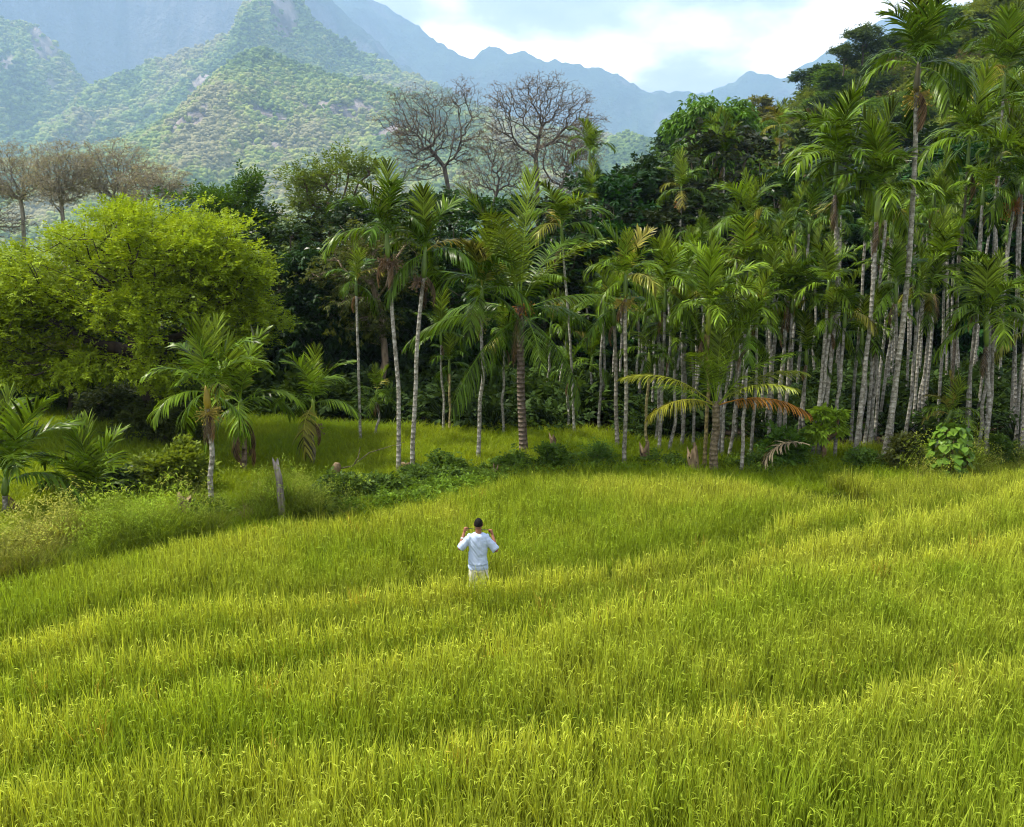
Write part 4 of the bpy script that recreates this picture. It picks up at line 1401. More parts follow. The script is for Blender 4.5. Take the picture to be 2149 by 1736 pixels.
def gpalm(label, bu, bv, au, av, s=1.0, dy=0.0, name='areca_palm', **k):
    """palm whose foot is seen at bu, bv"""
    b = on_ground(bu, bv)
    return palm(name, label, b, at(au, av, b.y + dy), s, **k)

def hpalm(label, u, au, av, y, s=1.0, name='areca_palm', **k):
    """palm at distance y whose foot is hidden"""
    b = at(u, 600, y)
    b.z = hill_z(b.x, b.y) - .1
    return palm(name, label, b, at(au, av, y), s, **k)

YFR, OFR, BFR = (.30, .24, .03), (.30, .12, .02), (.13, .08, .04)
# the clearing
gpalm('tall areca palm, left one of the close pair in the clearing', 836, 1000, 811, 478, 1.2, r0=.085, r1=.055, dead=2, nf=10, bow=.10, fruit=BFR, yellow=.12, arcs=(0, 5.6))
gpalm('tall areca palm, right one of the close pair, leaning slightly outwards', 866, 995, 893, 520, 1.2, r0=.085, r1=.06, dead=2, nf=10, fruit=BFR, bow=-.1)
gpalm('ringed areca palm standing just left of the big coconut palm', 1003, 980, 1012, 600, 1.22, r0=.08, r1=.055, fruit=(.16, .17, .03), nf=10, bow=.05)
gpalm('big coconut palm with thick dark trunk and long arching fronds', 1100, 965, 1092, 640, 1.06, name='coconut_palm', coco=True, nf=16, arcs=(1.6, 5.9), extra=((0, 1.0, (.10, .15, .012), 1.08), (1, 3.6, (.09, .14, .012), 1.05)), r0=.145, r1=.115, trunk=(.45, .36, .32), dead=1, yellow=.06, fruit=OFR)
gpalm('areca palm with round yellow flower bunch at the front of the grove', 1310, 992, 1313, 575, 1.0, r0=.08, r1=.055, fruit=YFR, nf=10, tone=.6, yellow=.3, trunk=(.8, .8, .75))
gpalm('pole-thin palm with crown above the coconut fronds', 1207, 925, 1178, 468, 1.15, r0=.06, r1=.04, nf=8, arcs=(1, 5), trunk=(1.2, 1.2, 1.2))
gpalm('spindly palm with tattered orange skirt beside the shaded trees', 783, 925, 791, 818, .62, r0=.05, r1=.04, nf=6, dead=2, bow=.12)
gpalm('thin straight palm stem reaching into the olive tree', 757, 935, 747, 585, .8, r0=.06, r1=.045, nf=6, trunk=(1.1, 1.1, 1.1))
gpalm('slim shaded palm right of the close pair, small crown', 930, 918, 925, 690, .8, r0=.055, r1=.04, nf=7)
gpalm('short slim palm with yellowish stem in the dark gap', 945, 916, 943, 755, .7, r0=.05, r1=.04, nf=6, trunk=(1.1, .95, .5))
gpalm('vine-hung thin palm between ringed palm and coconut palm', 1057, 925, 1058, 700, .8, r0=.06, r1=.045, nf=7, tone=.3)
# the left
gpalm('ringed areca palm with yellow nuts and full crown beside the pale shrub', 448, 1092, 433, 810, 1.12, r0=.085, r1=.065, fruit=YFR, dead=2, nf=11, tone=.5, yellow=.3, shaft=(.28, .22, .02), shaft_len=.6)
gpalm('short palm with shaggy brown dead skirt behind the ringed palm with nuts', 512, 1000, 505, 838, 1.4, r0=.10, r1=.08, skirt=5, dead=2, nf=10, tone=.3, trunk=(.6, .45, .35), shaft_len=.5)
gpalm('dark-stemmed areca palm with erect spear and drooping right frond', 655, 985, 657, 838, 1.12, r0=.08, r1=.06, nf=9, tone=.5, fruit=BFR, dead=1, trunk=(.5, .45, .35), shaft=(.14, .22, .02))
gpalm('young palm with arching fronds cut by the left edge', 8, 1085, 12, 1000, 1.5, nf=10, r0=.09, r1=.07, dead=1, tone=.4, arcs=(0, 5), yellow=.2, shaft_len=.4)
gpalm('stemless young palm sprouting low in the scrub', 190, 1062, 192, 1036, 1.3, nf=10, dead=0, tone=.6, arcs=(0, 4), yellow=.05, shaft_len=.3)
hpalm('leaning dark palm with drooping crown in the shaded grass', 95, 62, 838, 34, 1.1, nf=8, tone=-.3, arcs=(2, 6), trunk=(.7, .5, .35), shaft_len=.4)
hpalm('short drooping palm in shade beside the leaning dark one', 190, 182, 835, 36, 1.0, nf=7, tone=-.3, arcs=(2, 6), trunk=(.4, .4, .35))
# high crowns above the grove
hpalm('small round-headed palm in front of the tallest bare tree', 1236, 1238, 312, 46, 1.0, nf=9, dead=1, tone=.2)
hpalm('small palm right beneath the round-headed one by the dark tree', 1238, 1240, 400, 42, .85, nf=9, tone=.0)
hpalm('palm with orange dead frond at the foot of the dark round tree', 1428, 1430, 392, 44, 1.0, nf=8, dead=2, fruit=OFR, tone=.3)
hpalm('paired palm before the round mango tree, left one', 1494, 1497, 298, 50, 1.15, nf=9, dead=2)
hpalm('paired palm before the round mango tree, right one', 1521, 1520, 318, 48, 1.1, nf=9, dead=1, yellow=.15)
hpalm('yellowing palm standing free against the hillside', 1630, 1637, 262, 56, 1.1, nf=9, tone=.9, yellow=.45, fruit=YFR)
hpalm('tallest palm, towering over the grove against the sky', 0, 1926, 120, 27, 1.28, nf=11, r0=.1, r1=.06) if False else None
b = on_ground(1851, 985)
palm('areca_palm', 'tallest palm, its leaning pale trunk towering over the grove into the sky', b, at(1929, 128, b.y), 1.45, nf=12, r0=.115, r1=.07, dead=2, fruit=YFR, bow=.28, trunk=(1.05, 1.05, 1.0), yellow=.08, shaft=(.09, .08, .03), shaft_len=.7)
b = on_ground(1716, 975)
palm('areca_palm', 'tall palm with broad feathery crown left of the towering one', b, at(1757, 330, b.y + .5), 1.55, nf=12, r0=.095, r1=.06, dead=1, bow=.25, tone=.3)
b = on_ground(1788, 985)
palm('areca_palm', 'tall palm with leaning trunk just left of the towering one, bright lower fronds', b, at(1846, 392, b.y), 1.4, nf=11, r0=.095, r1=.06, dead=1, bow=.15, tone=.25, shaft=(.16, .24, .02))
hpalm('big palm crown beside the towering one at the upper right', 2100, 2108, 145, 36, 1.55, nf=11, dead=2, tone=.15)
hpalm('wide palm crown with long hanging leaflets right of the towering trunk', 2020, 2035, 290, 32, 1.6, nf=12, tone=.25, arcs=(0, 6), trunk=(.5, .45, .4))
hpalm('palm crown with orange fruit cut by the right edge', 2098, 2138, 360, 31, 1.4, nf=10, fruit=OFR, tone=.1)
hpalm('dense palm crown near the right edge under the big upper one', 2060, 2112, 240, 40, 1.5, nf=10, tone=.2)
hpalm('palm crown with upright fronds right of the towering trunk, mid height', 1950, 1966, 560, 31, 1.4, nf=11, tone=.05, arcs=(0, 5.5))
b = on_ground(2072, 985)
palm('areca_palm', 'palm with large light drooping fronds near the right edge', b, at(2070, 660, b.y), 1.35, nf=10, r0=.09, r1=.06, tone=.6, arcs=(1, 6), yellow=.1)
hpalm('palm with yellow-tipped spreading crown in the middle of the grove', 1570, 1572, 452, 33, 1.2, nf=10, tone=.45, yellow=.2)
hpalm('yellow-green upright palm crown in the middle of the grove', 1560, 1566, 545, 30, 1.05, nf=9, tone=1.0, yellow=.35, arcs=(0, 5))
hpalm('palm crown with pale star of leaflets beside the yellow-green one', 1618, 1612, 540, 30, .95, nf=9, tone=.7, arcs=(1, 5))
hpalm('dark palm with one bright upright frond left of the tall broad crown', 1650, 1655, 630, 28, 1.05, nf=10, tone=.0)
b = on_ground(1478, 992)
palm('areca_palm', 'bushy bright green palm with banded stem behind the orange coconut fronds', b, at(1488, 640, b.y), 1.25, nf=11, r0=.075, r1=.06, tone=.8, arcs=(0, 6), yellow=.06, trunk=(.9, .75, .35), shaft=(.2, .26, .02))
hpalm('lush green palm crown left of the bushy bright one', 1395, 1397, 600, 28, 1.15, nf=11, tone=.55)
b = on_ground(1497, 998)
palm('coconut_palm', 'young coconut palm with an orange dying frond low in the grove', b, at(1502, 842, b.y), .80, coco=True, nf=7, r0=.13, r1=.11, trunk=(.6, .5, .35), tone=.7, dead=0, yellow=.1, arcs=(0, 3), spin=.6, extra=((4, -.35, (.26, .12, .02), .70), (3, 3.3, (.17, .19, .02), .80), (3, .15, (.12, .15, .02), .78), (4, 3.75, (.20, .20, .02), .7), (3, -.9, (.14, .17, .02), .7)))
hpalm('small yellowing palm by the vine mound at the right', 1985, 1996, 862, 27.5, .72, nf=9, tone=.9, yellow=.5)
b = on_ground(1555, 1003)
palm('areca_palm', 'slender pale palm stem standing foremost of the grove', b, at(1572, 690, b.y), .9, nf=8, r0=.07, r1=.05, tone=.1, dead=1)
b = on_ground(1296, 950)
palm('areca_palm', 'palm stem close behind the one with the round yellow flower bunch', b, at(1288, 640, b.y), .95, nf=8, r0=.09, r1=.06, trunk=(.95, .9, .85))
b = on_ground(1358, 905 + 60)
palm('areca_palm', 'short green-topped palm with bright upright sheath at the grove front', b, at(1362, 740, b.y), .75, nf=5, r0=.06, r1=.05, trunk=(.9, .8, .4), shaft=(.2, .28, .02), arcs=(3, 6), dead=1)

# stems that can be told apart at the front of the grove
GRP, GLAB = 'palms packed inside the grove', 'slender pale-stemmed palm crowded in the shade of the grove'
def c6(x, y):
    return 1393.5 + x * .3515, 503.7 + y * .3515
MARKS = [(1310, 'the palm with round yellow flower bunch'), (1497, 'the young coconut palm'), (1640, 'the tall bright leafy shrub'), (1728, 'the knobbly small tree'), (1851, 'the foot of the towering palm'), (1990, 'the vine mound')]
ORD = ['first', 'second', 'third', 'fourth', 'fifth', 'sixth', 'seventh', 'eighth', 'ninth', 'tenth', 'eleventh']
seen_marks = {}
def stem_label(u):
    m = max((a for a in MARKS if a[0] <= u), default=MARKS[0])
    seen_marks[m] = seen_marks.get(m, -1) + 1
    return 'front-row grove stem, %s to the right of %s' % (ORD[seen_marks[m]], m[1])
for (bx, by, tx, ty, s) in ((25, 1290, 60, 700, .85), (100, 1250, 118, 600, .9), (170, 1260, 165, 700, .8), (320, 1310, 345, 640, .8), (345, 1320, 400, 700, .8), (380, 1330, 440, 720, .85), (510, 1340, 560, 500, .9),
                            (615, 1300, 625, 380, .95), (690, 1290, 748, 350, .95), (712, 1295, 770, 430, .9), (790, 1300, 885, 420, .95), (850, 1310, 850, 760, .75), (880, 1340, 985, 350, .95), (915, 1340, 1000, 560, .8), (1015, 1340, 1085, 520, .85),
                            (1150, 1285, 1185, 640, .9), (1190, 1270, 1240, 600, .85), (1225, 1265, 1290, 560, .9), (1342, 1360, 1388, 360, .95), (1425, 1240, 1520, 420, .95), (1482, 1200, 1545, 330, 1.0), (1545, 1190, 1600, 420, .95),
                            (1800, 1290, 1880, 420, .95), (1862, 1345, 1925, 520, .9), (1915, 1345, 1975, 430, 1.0), (2100, 1210, 2160, 620, .95), (2130, 1230, 2230, 480, .95)):
    bu, bv = c6(bx, by)
    au, av = c6(tx, ty)
    b = on_ground(bu, bv)
    palm('areca_palm', stem_label(bu), b, at(au, av - 38, b.y), s * .95, nf=prr.choice((6, 7, 8)), r0=prr.uniform(.06, .08), r1=.05, dead=prr.choice((0, 1, 1)), tone=prr.uniform(-.1, .5), group=GRP, bow=prr.uniform(-.1, .15), trunk=tuple(prr.uniform(.85, 1.15) for _ in range(1)) * 3)
# deeper in
r = np.random.default_rng(9)
spots = []
for _ in range(4000):
    if len(spots) >= 92:
        break
    y = r.uniform(28.5, 45)
    u = r.uniform(1110, 2230)
    if u < 1290 and y < 30.5:
        continue
    x = (u - CX) / FPX * y * 1.02
    if any((x - a) ** 2 + (y - b_) ** 2 < .55 for a, b_ in spots):
        continue
    spots.append((x, y))
    top = np.interp(u, [1110, 1300, 1500, 1700, 1850, 2000, 2230], [700, 560, 470, 430, 400, 330, 300]) + r.uniform(0, 170)
    lean = r.normal(18, 14) * (1 if u > 1400 else .3)
    third = 'left' if u < 1500 else 'middle' if u < 1850 else 'right'
    palm('areca_palm', 'slender pale-stemmed palm deep in the shade of the %s part of the grove' % third, (x, y, tz(x, y)), at(u + lean, top, y), r.uniform(.68, .92), nf=int(r.integers(6, 9)), r0=r.uniform(.06, .08), r1=.05, dead=int(r.integers(0, 2)), tone=r.uniform(-.3, .35), group='palms deep in the %s part of the grove' % third, bow=r.uniform(-.1, .2))
# palms on the lower slope behind
for i in range(13):
    u = r.uniform(1560, 2200)
    y = r.uniform(46, 64)
    x = (u - CX) / FPX * y * 1.02
    z = hill_z(x, y)
    palm('areca_palm', 'palm growing on the lower hillside behind the grove', (x, y, z - .1), (x + r.normal(.2, .3), y, z + r.uniform(4, 6.5)), r.uniform(.8, 1.1), nf=8, tone=r.uniform(-.1, .5), yellow=.15, group='palms on the lower hillside')

# ------------------------------------------------------------------ shrubs, stumps and other small things
def shrub(label, u, vb, ells, color, leaf=(6, .14, .13, .06, .2), tips=120, per_tip=6, seed=1, name='shrub', spread=.14, mat=None, bark=(.7, .6, .5), stems=None, dy=0.0):
    b = on_ground(u, vb)
    y = b.y + dy
    E = [ell(*e, y) for e in ells]
    top = Vector(E[0][0])
    return tree(name, label, b, [b, b + (top - b) * .35 + Vector((.05, 0, 0)), b + (top - b) * .7], E, tips=tips, leaf=leaf, per_tip=per_tip, spread=spread, color=color, r_tip=.004, expo=2.2, seed=seed,
                cat='shrub', step=.3, mat=mat, bark=bark)

shrub('rounded shrub with fresh yellow-green leaves beside the ringed palm with nuts', 365, 1045, [(362, 975, 55, 32), (335, 990, 38, 28), (395, 995, 42, 34), (365, 1015, 55, 26)], (.155, .21, .022), leaf=(7, .22, .15, .075, .15), tips=220, per_tip=6, seed=201)
shrub('leafy green shrub right of the close palm pair', 940, 1005, [(938, 972, 24, 18), (925, 985, 22, 16), (965, 990, 26, 14)], (.085, .15, .022), seed=202)
shrub('upright leafy shrub beside the foot of the big coconut palm', 1072, 1000, [(1072, 968, 20, 18), (1060, 985, 22, 16), (1090, 985, 20, 15)], (.09, .16, .022), seed=203)
shrub('bushy green shrub with a broken stub behind it right of the coconut palm', 1165, 995, [(1165, 962, 24, 20), (1150, 980, 24, 16), (1185, 978, 24, 18)], (.085, .155, .022), seed=204, tips=140)
shrub('feathery light green fern-like shrub before the front grove stems', 1250, 990, [(1252, 950, 20, 16), (1245, 975, 28, 16), (1265, 972, 22, 14)], (.10, .19, .03), leaf=(8, .24, .09, .03, .1), seed=205)
shrub('small leafy shrub by the front stump of the grove', 1385, 990, [(1385, 970, 24, 14), (1365, 978, 18, 12), (1405, 978, 20, 12)], (.07, .13, .02), seed=206, tips=90)
shrub('tall bright leafy shrub left of the knobbly small tree', 1640, 985, [(1640, 915, 34, 28), (1625, 945, 30, 26), (1660, 945, 32, 30), (1640, 965, 38, 16)], (.07, .15, .018), leaf=(6, .16, .15, .09, .25), tips=200, seed=207)
shrub('low dome-shaped shrub right of the knobbly small tree', 1812, 995, [(1812, 970, 34, 14), (1795, 978, 22, 12), (1835, 976, 24, 14)], (.07, .135, .02), seed=208, tips=130)
shrub('small dark shrub in front of the grove stems left of the tall bright one', 1590, 992, [(1590, 968, 20, 16), (1575, 978, 18, 12), (1605, 980, 18, 12)], (.05, .095, .016), seed=209, tips=90)
shrub('dark brownish bush between the dome-shaped shrub and the vine mound', 1895, 1000, [(1895, 955, 30, 28), (1915, 970, 26, 20), (1880, 975, 22, 18)], (.06, .075, .02), seed=210, tips=150)
shrub('leafy shrub beside the right edge behind the scrub grass', 2100, 985, [(2105, 940, 26, 22), (2090, 960, 26, 18), (2125, 958, 24, 18)], (.065, .12, .02), seed=211, tips=130)
shrub('tangled green bush right of the weathered post', 690, 1060, [(700, 1020, 34, 22), (730, 1030, 40, 20), (670, 1040, 26, 18)], (.07, .12, .02), seed=212, tips=180)
shrub('low green bush below the leaning stub with a bare branch', 790, 1045, [(790, 1020, 40, 16), (830, 1020, 36, 16), (760, 1030, 26, 14)], (.075, .13, .02), seed=213, tips=170)
shrub('low spreading bush at the foot of the close palm pair', 890, 1025, [(890, 1005, 40, 14), (860, 1012, 28, 14), (925, 1005, 28, 14)], (.07, .125, .02), seed=214, tips=160)
shrub('dark green broad-leaved clump hidden among the young palms', 250, 1045, [(245, 1015, 34, 18), (275, 1020, 24, 16)], (.03, .055, .014), leaf=(5, .2, .26, .1, .35), seed=215, tips=70, mat=M_GLOSS)
shrub('grass-green weedy bush at the foot of the ringed palm with nuts', 430, 1100, [(425, 1075, 26, 18), (470, 1080, 24, 14)], (.10, .16, .02), seed=216, tips=110)

b = on_ground(1728, 978)
tree('cassava_tree', 'small tree with knobbly pale trunk and bright whorled leaves before the grove', b, [b, at(1729, 950, b.y), at(1734, 925, b.y), at(1738, 905, b.y)],
     [ell(1738, 868, 32, 12, b.y), ell(1712, 905, 22, 12, b.y), ell(1760, 895, 20, 14, b.y), ell(1735, 885, 38, 20, b.y)], tips=85, leaf=(8, .05, .24, .085, .32), per_tip=5, spread=.08, color=(.22, .35, .03),
     bark=(2.2, 1.8, 1.4), r_tip=.012, expo=2.0, rmax=.085, seed=220, step=.35)

# mound of big-leaved vine: every leaf its own piece
b = on_ground(1990, 1012)
root = empty('vine_mound', b, 'mound of big heart-shaped vine leaves climbing a stub at the right of the grove', 'vine')
lv = np.array([[0, 0, 0], [-.5, .1, .05], [-.62, .42, .07], [-.3, .85, .02], [0, 1.12, -.08], [.3, .85, .02], [.62, .42, .07], [.5, .1, .05], [0, .5, -.03]], float)
lf = np.array([[8, 0, 1], [8, 1, 2], [8, 2, 3], [8, 3, 4], [8, 4, 5], [8, 5, 6], [8, 6, 7], [8, 7, 0]])
LEAFM = mesh('vine_leaf', lv * .17, lf, M_GLOSS, {'v': np.full(9, .5)}, True)
g = Geo()
vr = np.random.default_rng(88)
for i in range(9):
    a = vr.uniform(0, 6.28)
    t = np.linspace(0, 1, 6)[:, None]
    P = np.array([math.cos(a), math.sin(a), 0]) * (.5 * np.sin(t * 2.2)) + UPV * t * vr.uniform(.8, 1.75)
    V, Q, T = tube(P, np.linspace(.025, .01, 6), 5)
    g.add(V, Q, T, v=.2)
link('stems', g.mesh('vine_stems', M_BARK), root, color=(.6, .6, .3))
for i in range(290):
    z = vr.random() ** .8
    a = vr.uniform(0, 6.28)
    rad = (.24 + .36 * math.sin(min(1, (1 - z) * 1.25 + .12) * 1.5708)) * vr.uniform(.8, 1.08)
    o = link('leaf', LEAFM, root, color=mixc((.06, .135, .014), (.13, .23, .022), vr.random()))
    o.location = (math.cos(a) * rad, math.sin(a) * rad, .12 + z * 1.6)
    nrmv = Vector((math.cos(a) * .8, math.sin(a) * .8, .75)) + Vector(vr.normal(0, .3, 3))
    tip = Vector((math.cos(a) * .5, math.sin(a) * .5, -1)) + Vector(vr.normal(0, .35, 3))
    zx = nrmv.normalized()
    yy = (tip - zx * tip.dot(zx)).normalized()
    xx = yy.cross(zx)
    o.rotation_euler = Matrix((xx, yy, zx)).transposed().to_euler()
    s = vr.uniform(.7, 1.25)
    o.scale = (s, s, s)

def stub(name, label, base, top, r0, r1, mat, seed, jag=.25, k=11, cat='stump', lump=.25):
    """weathered stump or post with a ragged broken top"""
    r = np.random.default_rng(seed)
    base, top = Vector(base), Vector(top)
    d = np.array(top - base, float)
    n = 12
    t = np.linspace(0, 1, n)
    P = np.outer(t, d) + (fbm(np.stack([t * 3, t * 3 + 9, t * 0], 1), np.full((n, 3), seed * 1.7), seed, 3) - .5) * [.3, .3, 0] * np.linalg.norm(d) * .18
    P[0, 2] -= .1
    V, Q, T = tube(P, r0 + (r1 - r0) * t, k, cap=True)
    R = V[:n * k].reshape(n, k, 3)
    th = np.arange(k)
    f = 1 + lump * (fbm(np.tile(th * .9, (n, 1)), np.tile(t[:, None] * 2.5, (1, k)), seed + 5, 3) - .5) * 2
    R[:] = P[:, None] + (R - P[:, None]) * f[..., None]
    up = nrm(d)
    R[-1] += up * (r.uniform(-1, 1, k) * jag * r1 * 4)[:, None]
    R[-2] += up * (r.uniform(-.5, .5, k) * jag * r1 * 2)[:, None]
    V[-1] -= up * r1 * .6
    o = link(name, mesh(name, V, [Q, T], mat), loc=base, label=label, cat=cat)
    return o

b = on_ground(597, 1098)
stub('fence_post', 'weathered grey wooden post leaning in the scrub', b, at(580, 966, b.y), .10, .075, M_WOOD, 3, jag=.5, cat='post')
for i, (lab, bu, bv, tu, tv, r0, r1, m, j) in enumerate((
        ('pale cut stump standing in the scrub left of the ringed palm with nuts', 392, 1105, 386, 1042, .13, .16, M_STUMP, .35),
        ('short grey-brown stump at the paddy edge in the left scrub', 205, 1150, 207, 1105, .15, .10, M_STUMP, .4),
        ('small flat-cut pale stump between the close palm pair', 849, 995, 849, 972, .17, .16, M_STUMP, .08),
        ('pointed broken stub with orange tip behind the bushy green shrub', 1166, 965, 1159, 918, .07, .10, M_STUMP, .6),
        ('split orange-brown stump at the front of the grove', 1460, 998, 1454, 960, .13, .17, M_STUMP, .7),
        ('brown cut stump beside the palm with the round yellow flower bunch', 1354, 985, 1353, 940, .13, .15, M_STUMP, .4),
        ('dark husk-covered stub left of the shrub by the coconut palm', 1037, 1012, 1040, 985, .06, .08, M_STUMP, .8))):
    b = on_ground(bu, bv)
    stub('stump', lab, b, at(tu, tv, b.y), r0, r1, m, 30 + i, jag=j)
b = on_ground(700, 1020)
root = empty('broken_stub', b, 'broken stub with a long bare branch reaching right over the bushes', 'stump')
r = np.random.default_rng(4)
t = np.linspace(0, 1, 8)
P = np.outer(t, np.array(at(708, 972, b.y) - b))
V, Q, T = tube(P, np.array([.07, .08, .06, .08, .09, .11, .13, .08]), 8)
link('stub_wood', mesh('stub', V, [Q, T], M_STUMP), root)
pts_ = [at(706, 985, b.y), at(740, 978, b.y), at(775, 950, b.y), at(815, 938, b.y), at(850, 928, b.y)]
V, Q, T = tube([np.array(p - b) for p in pts_], np.array([.018, .016, .012, .009, .005]), 5)
link('branch', mesh('branch', V, [Q, T], M_BARK), root, color=(1.1, 1.1, .9))
V, Q, T = tube([np.array(p - b) for p in (pts_[1], at(752, 960, b.y), at(756, 938, b.y))], np.array([.018, .014, .006]), 4)
link('branch', mesh('branch', V, [Q, T], M_BARK), root, color=(1.1, 1.1, .9))

# the dry frond fallen at the grove edge, and smaller litter
b = on_ground(1640, 1000)
o = link('fallen_frond', ARECA[3][0], loc=b + Vector((.75, -.1, 1.0)), color=(.32, .26, .16), label='dry tan palm frond hanging over the paddy edge before the grove', cat='palm frond')
o.rotation_euler = (.1, .75, math.radians(190))
o.scale = (.95, .75, .95)
b = on_ground(1910, 1000)
o = link('fallen_frond', ARECA[4][1], loc=b + Vector((-.3, 0, .55)), color=(.26, .22, .17), label='grey dead frond lying left of the vine mound', cat='palm frond')
o.rotation_euler = (.2, .5, math.radians(-8))
o.scale = (.6, .45, .55)

# dry grass tuft beside the post
g = Geo()
blades(g, np.random.default_rng(6), 60, .13, .3, .62, .012, .35, .3)
M_TUFT = leaf_mat('dry_tuft', .7, .2, .1)
link('dry_tuft', g.mesh('dry_tuft', M_TUFT), loc=on_ground(518, 1100), color=(.26, .19, .11), label='dry tan grass tuft left of the weathered post', cat='grass tuft')

# ------------------------------------------------------------------ the man in the paddy
def bake(name, pieces, voxel, smooth, mat):
    V, F3, F4, n = [], [], [], 0
    for (v, q, t) in pieces:
        V.append(v)
        if q is not None and len(q):
            F4.append(np.asarray(q) + n)
        if t is not None and len(t):
            F3.append(np.asarray(t) + n)
        n += len(v)
    me = mesh(name + '_raw', np.concatenate(V), [np.concatenate(x) for x in (F4, F3) if x], mat)
    o = bpy.data.objects.new(name + '_raw', me)
    COL.objects.link(o)
    m = o.modifiers.new('remesh', 'REMESH')
    m.mode = 'VOXEL'
    m.voxel_size = voxel
    m.use_smooth_shade = True
    s = o.modifiers.new('smooth', 'SMOOTH')
    s.iterations = smooth
    s.factor = .5
    dg = bpy.context.evaluated_depsgraph_get()
    dg.update()
    res = bpy.data.meshes.new_from_object(o.evaluated_get(dg))
    bpy.data.objects.remove(o)
    res.name = name
    res.materials.clear()
    res.materials.append(mat)
    res.polygons.foreach_set('use_smooth', np.ones(len(res.polygons), bool))
    return res

IV3, IF3 = ico(3)
def ball(c, r):
    return IV3 * np.array(r) + np.array(c), None, IF3

def limb(pts, rad, k=12):
    P = np.array(pts, float)
    t = np.linspace(0, 1, len(P))
    tt = np.linspace(0, 1, max(len(P) * 4, 6))
    Pf = np.stack([np.interp(tt, t, P[:, i]) for i in range(3)], 1)
    R = np.interp(tt, t, rad)
    out = [tube(Pf, R, k)]
    for p, r in zip(P, rad):
        out.append(ball(p, (r, r, r)))
    return out

def stack(rings, k=28):
    """horizontal oval rings: (z, cx, cy, rx, ry)"""
    R = np.array(rings, float)
    zz = np.linspace(R[0, 0], R[-1, 0], 40)
    o = np.argsort(R[:, 0])
    f = lambda c: np.interp(zz, R[o, 0], R[o, c])
    th = np.arange(k) * 2 * np.pi / k
    V = np.stack([f(1)[:, None] + f(3)[:, None] * np.cos(th), f(2)[:, None] + f(4)[:, None] * np.sin(th), np.tile(zz[:, None], (1, k))], -1).reshape(-1, 3)
    i = np.arange(k)
    j = (i + 1) % k
    Q = (np.stack([i, j, j + k, i + k], 1)[None] + (np.arange(39) * k)[:, None, None]).reshape(-1, 4)
    n = len(V)
    V = np.concatenate([V, [[f(1)[0], f(2)[0], zz[0]], [f(1)[-1], f(2)[-1], zz[-1]]]])
    T = np.concatenate([np.stack([j, i, np.full(k, n)], 1), np.stack([i + 39 * k, j + 39 * k, np.full(k, n + 1)], 1)])
    return V, Q, T

M_SKIN = noisy_mat('skin', (.20, .080, .042), (.27, .115, .062), 14, rough=.5, spec=.3)
M_HAIR = noisy_mat('black_hair', (.004, .004, .004), (.014, .013, .012), 60, rough=.7, spec=.08)
M_SHIRT = noisy_mat('shirt_cotton', (.40, .50, .69), (.47, .57, .75), 5, rough=.85, spec=.1)
M_PANTS = noisy_mat('cream_trousers', (.72, .69, .61), (.82, .79, .71), 6, rough=.9, spec=.1)
M_CORD = noisy_mat('dark_cord', (.015, .015, .02), (.04, .04, .045), 20, rough=.7)
M_BAND = noisy_mat('pale_band', (.6, .6, .55), (.75, .74, .7), 20, rough=.6)

SH = {-1: np.array([-.175, 0, 1.395]), 1: np.array([.165, 0, 1.39])}
EL = {-1: np.array([-.355, -.01, 1.155]), 1: np.array([.335, -.01, 1.12])}
WR = {-1: np.array([-.283, .17, 1.405]), 1: np.array([.262, .17, 1.365])}
KN = {-1: np.array([-.262, .195, 1.485]), 1: np.array([.235, .195, 1.440])}
body = [stack([(.80, 0, 0, .15, .105), (.92, 0, 0, .16, .115), (1.05, 0, 0, .135, .10), (1.2, 0, 0, .155, .11), (1.32, 0, 0, .160, .105), (1.40, 0, 0, .135, .085), (1.45, 0, 0, .075, .065)])]
body += limb([(0, 0, 1.42), (0, .012, 1.56)], (.062, .057))
body += [ball((0, .022, 1.632), (.079, .098, .110)), ball((0, .062, 1.572), (.052, .056, .05)), ball((0, .121, 1.615), (.013, .02, .022)), ball((0, .112, 1.574), (.022, .012, .009)),
         ball((-.081, .012, 1.622), (.010, .022, .032)), ball((.081, .012, 1.622), (.010, .022, .032)), ball((0, .105, 1.655), (.05, .018, .012))]
for s in (-1, 1):
    body += limb([SH[s] - [0, 0, .02], EL[s]], (.048, .042)) + limb([EL[s], EL[s] + (WR[s] - EL[s]) * .35, WR[s]], (.042, .043, .027))
    inw = np.array([-s, .15, 0.0])
    up = nrm(KN[s] - WR[s])
    acr = nrm(np.cross(inw, up))
    palm_c = (WR[s] + KN[s]) / 2
    body += limb([WR[s] + up * .01, KN[s]], (.026, .030)) + limb([palm_c + acr * .022, KN[s] + acr * .026], (.018, .016)) + limb([palm_c - acr * .02, KN[s] - acr * .026], (.018, .016))
    for i, l in enumerate((.070, .078, .074, .058)):
        o_ = acr * (.034 - .0225 * i)
        p0 = KN[s] + o_
        p1 = p0 + nrm(up * .75 + inw * .65) * l * .45
        p2 = p1 + nrm(inw * .95 - up * .45) * l * .33
        p3 = p2 + nrm(-up * .9 + inw * .15) * l * .28
        body += limb([p0, p1, p2, p3], (.0095, .009, .0085, .0075), 8)
    q0 = WR[s] + up * .03 + acr * .02 + inw * .01
    q1 = q0 + nrm(up * .6 + inw * .8 + acr * .35) * .042
    q2 = q1 + nrm(up * .55 + inw * .75) * .034
    body += limb([q0, q1, q2], (.013, .011, .009), 8)
    body += limb([(s * .085, 0, .88), (s * .10, .015, .48), (s * .10, -.02, .08)], (.085, .055, .038)) + [ball((s * .105, .06, .045), (.045, .125, .045))]
man = empty('person', MAN, 'man in pale blue tee and cream trousers standing in the rice, back turned', 'person')
link('body', bake('body', body, .0075, 3, M_SKIN), man)

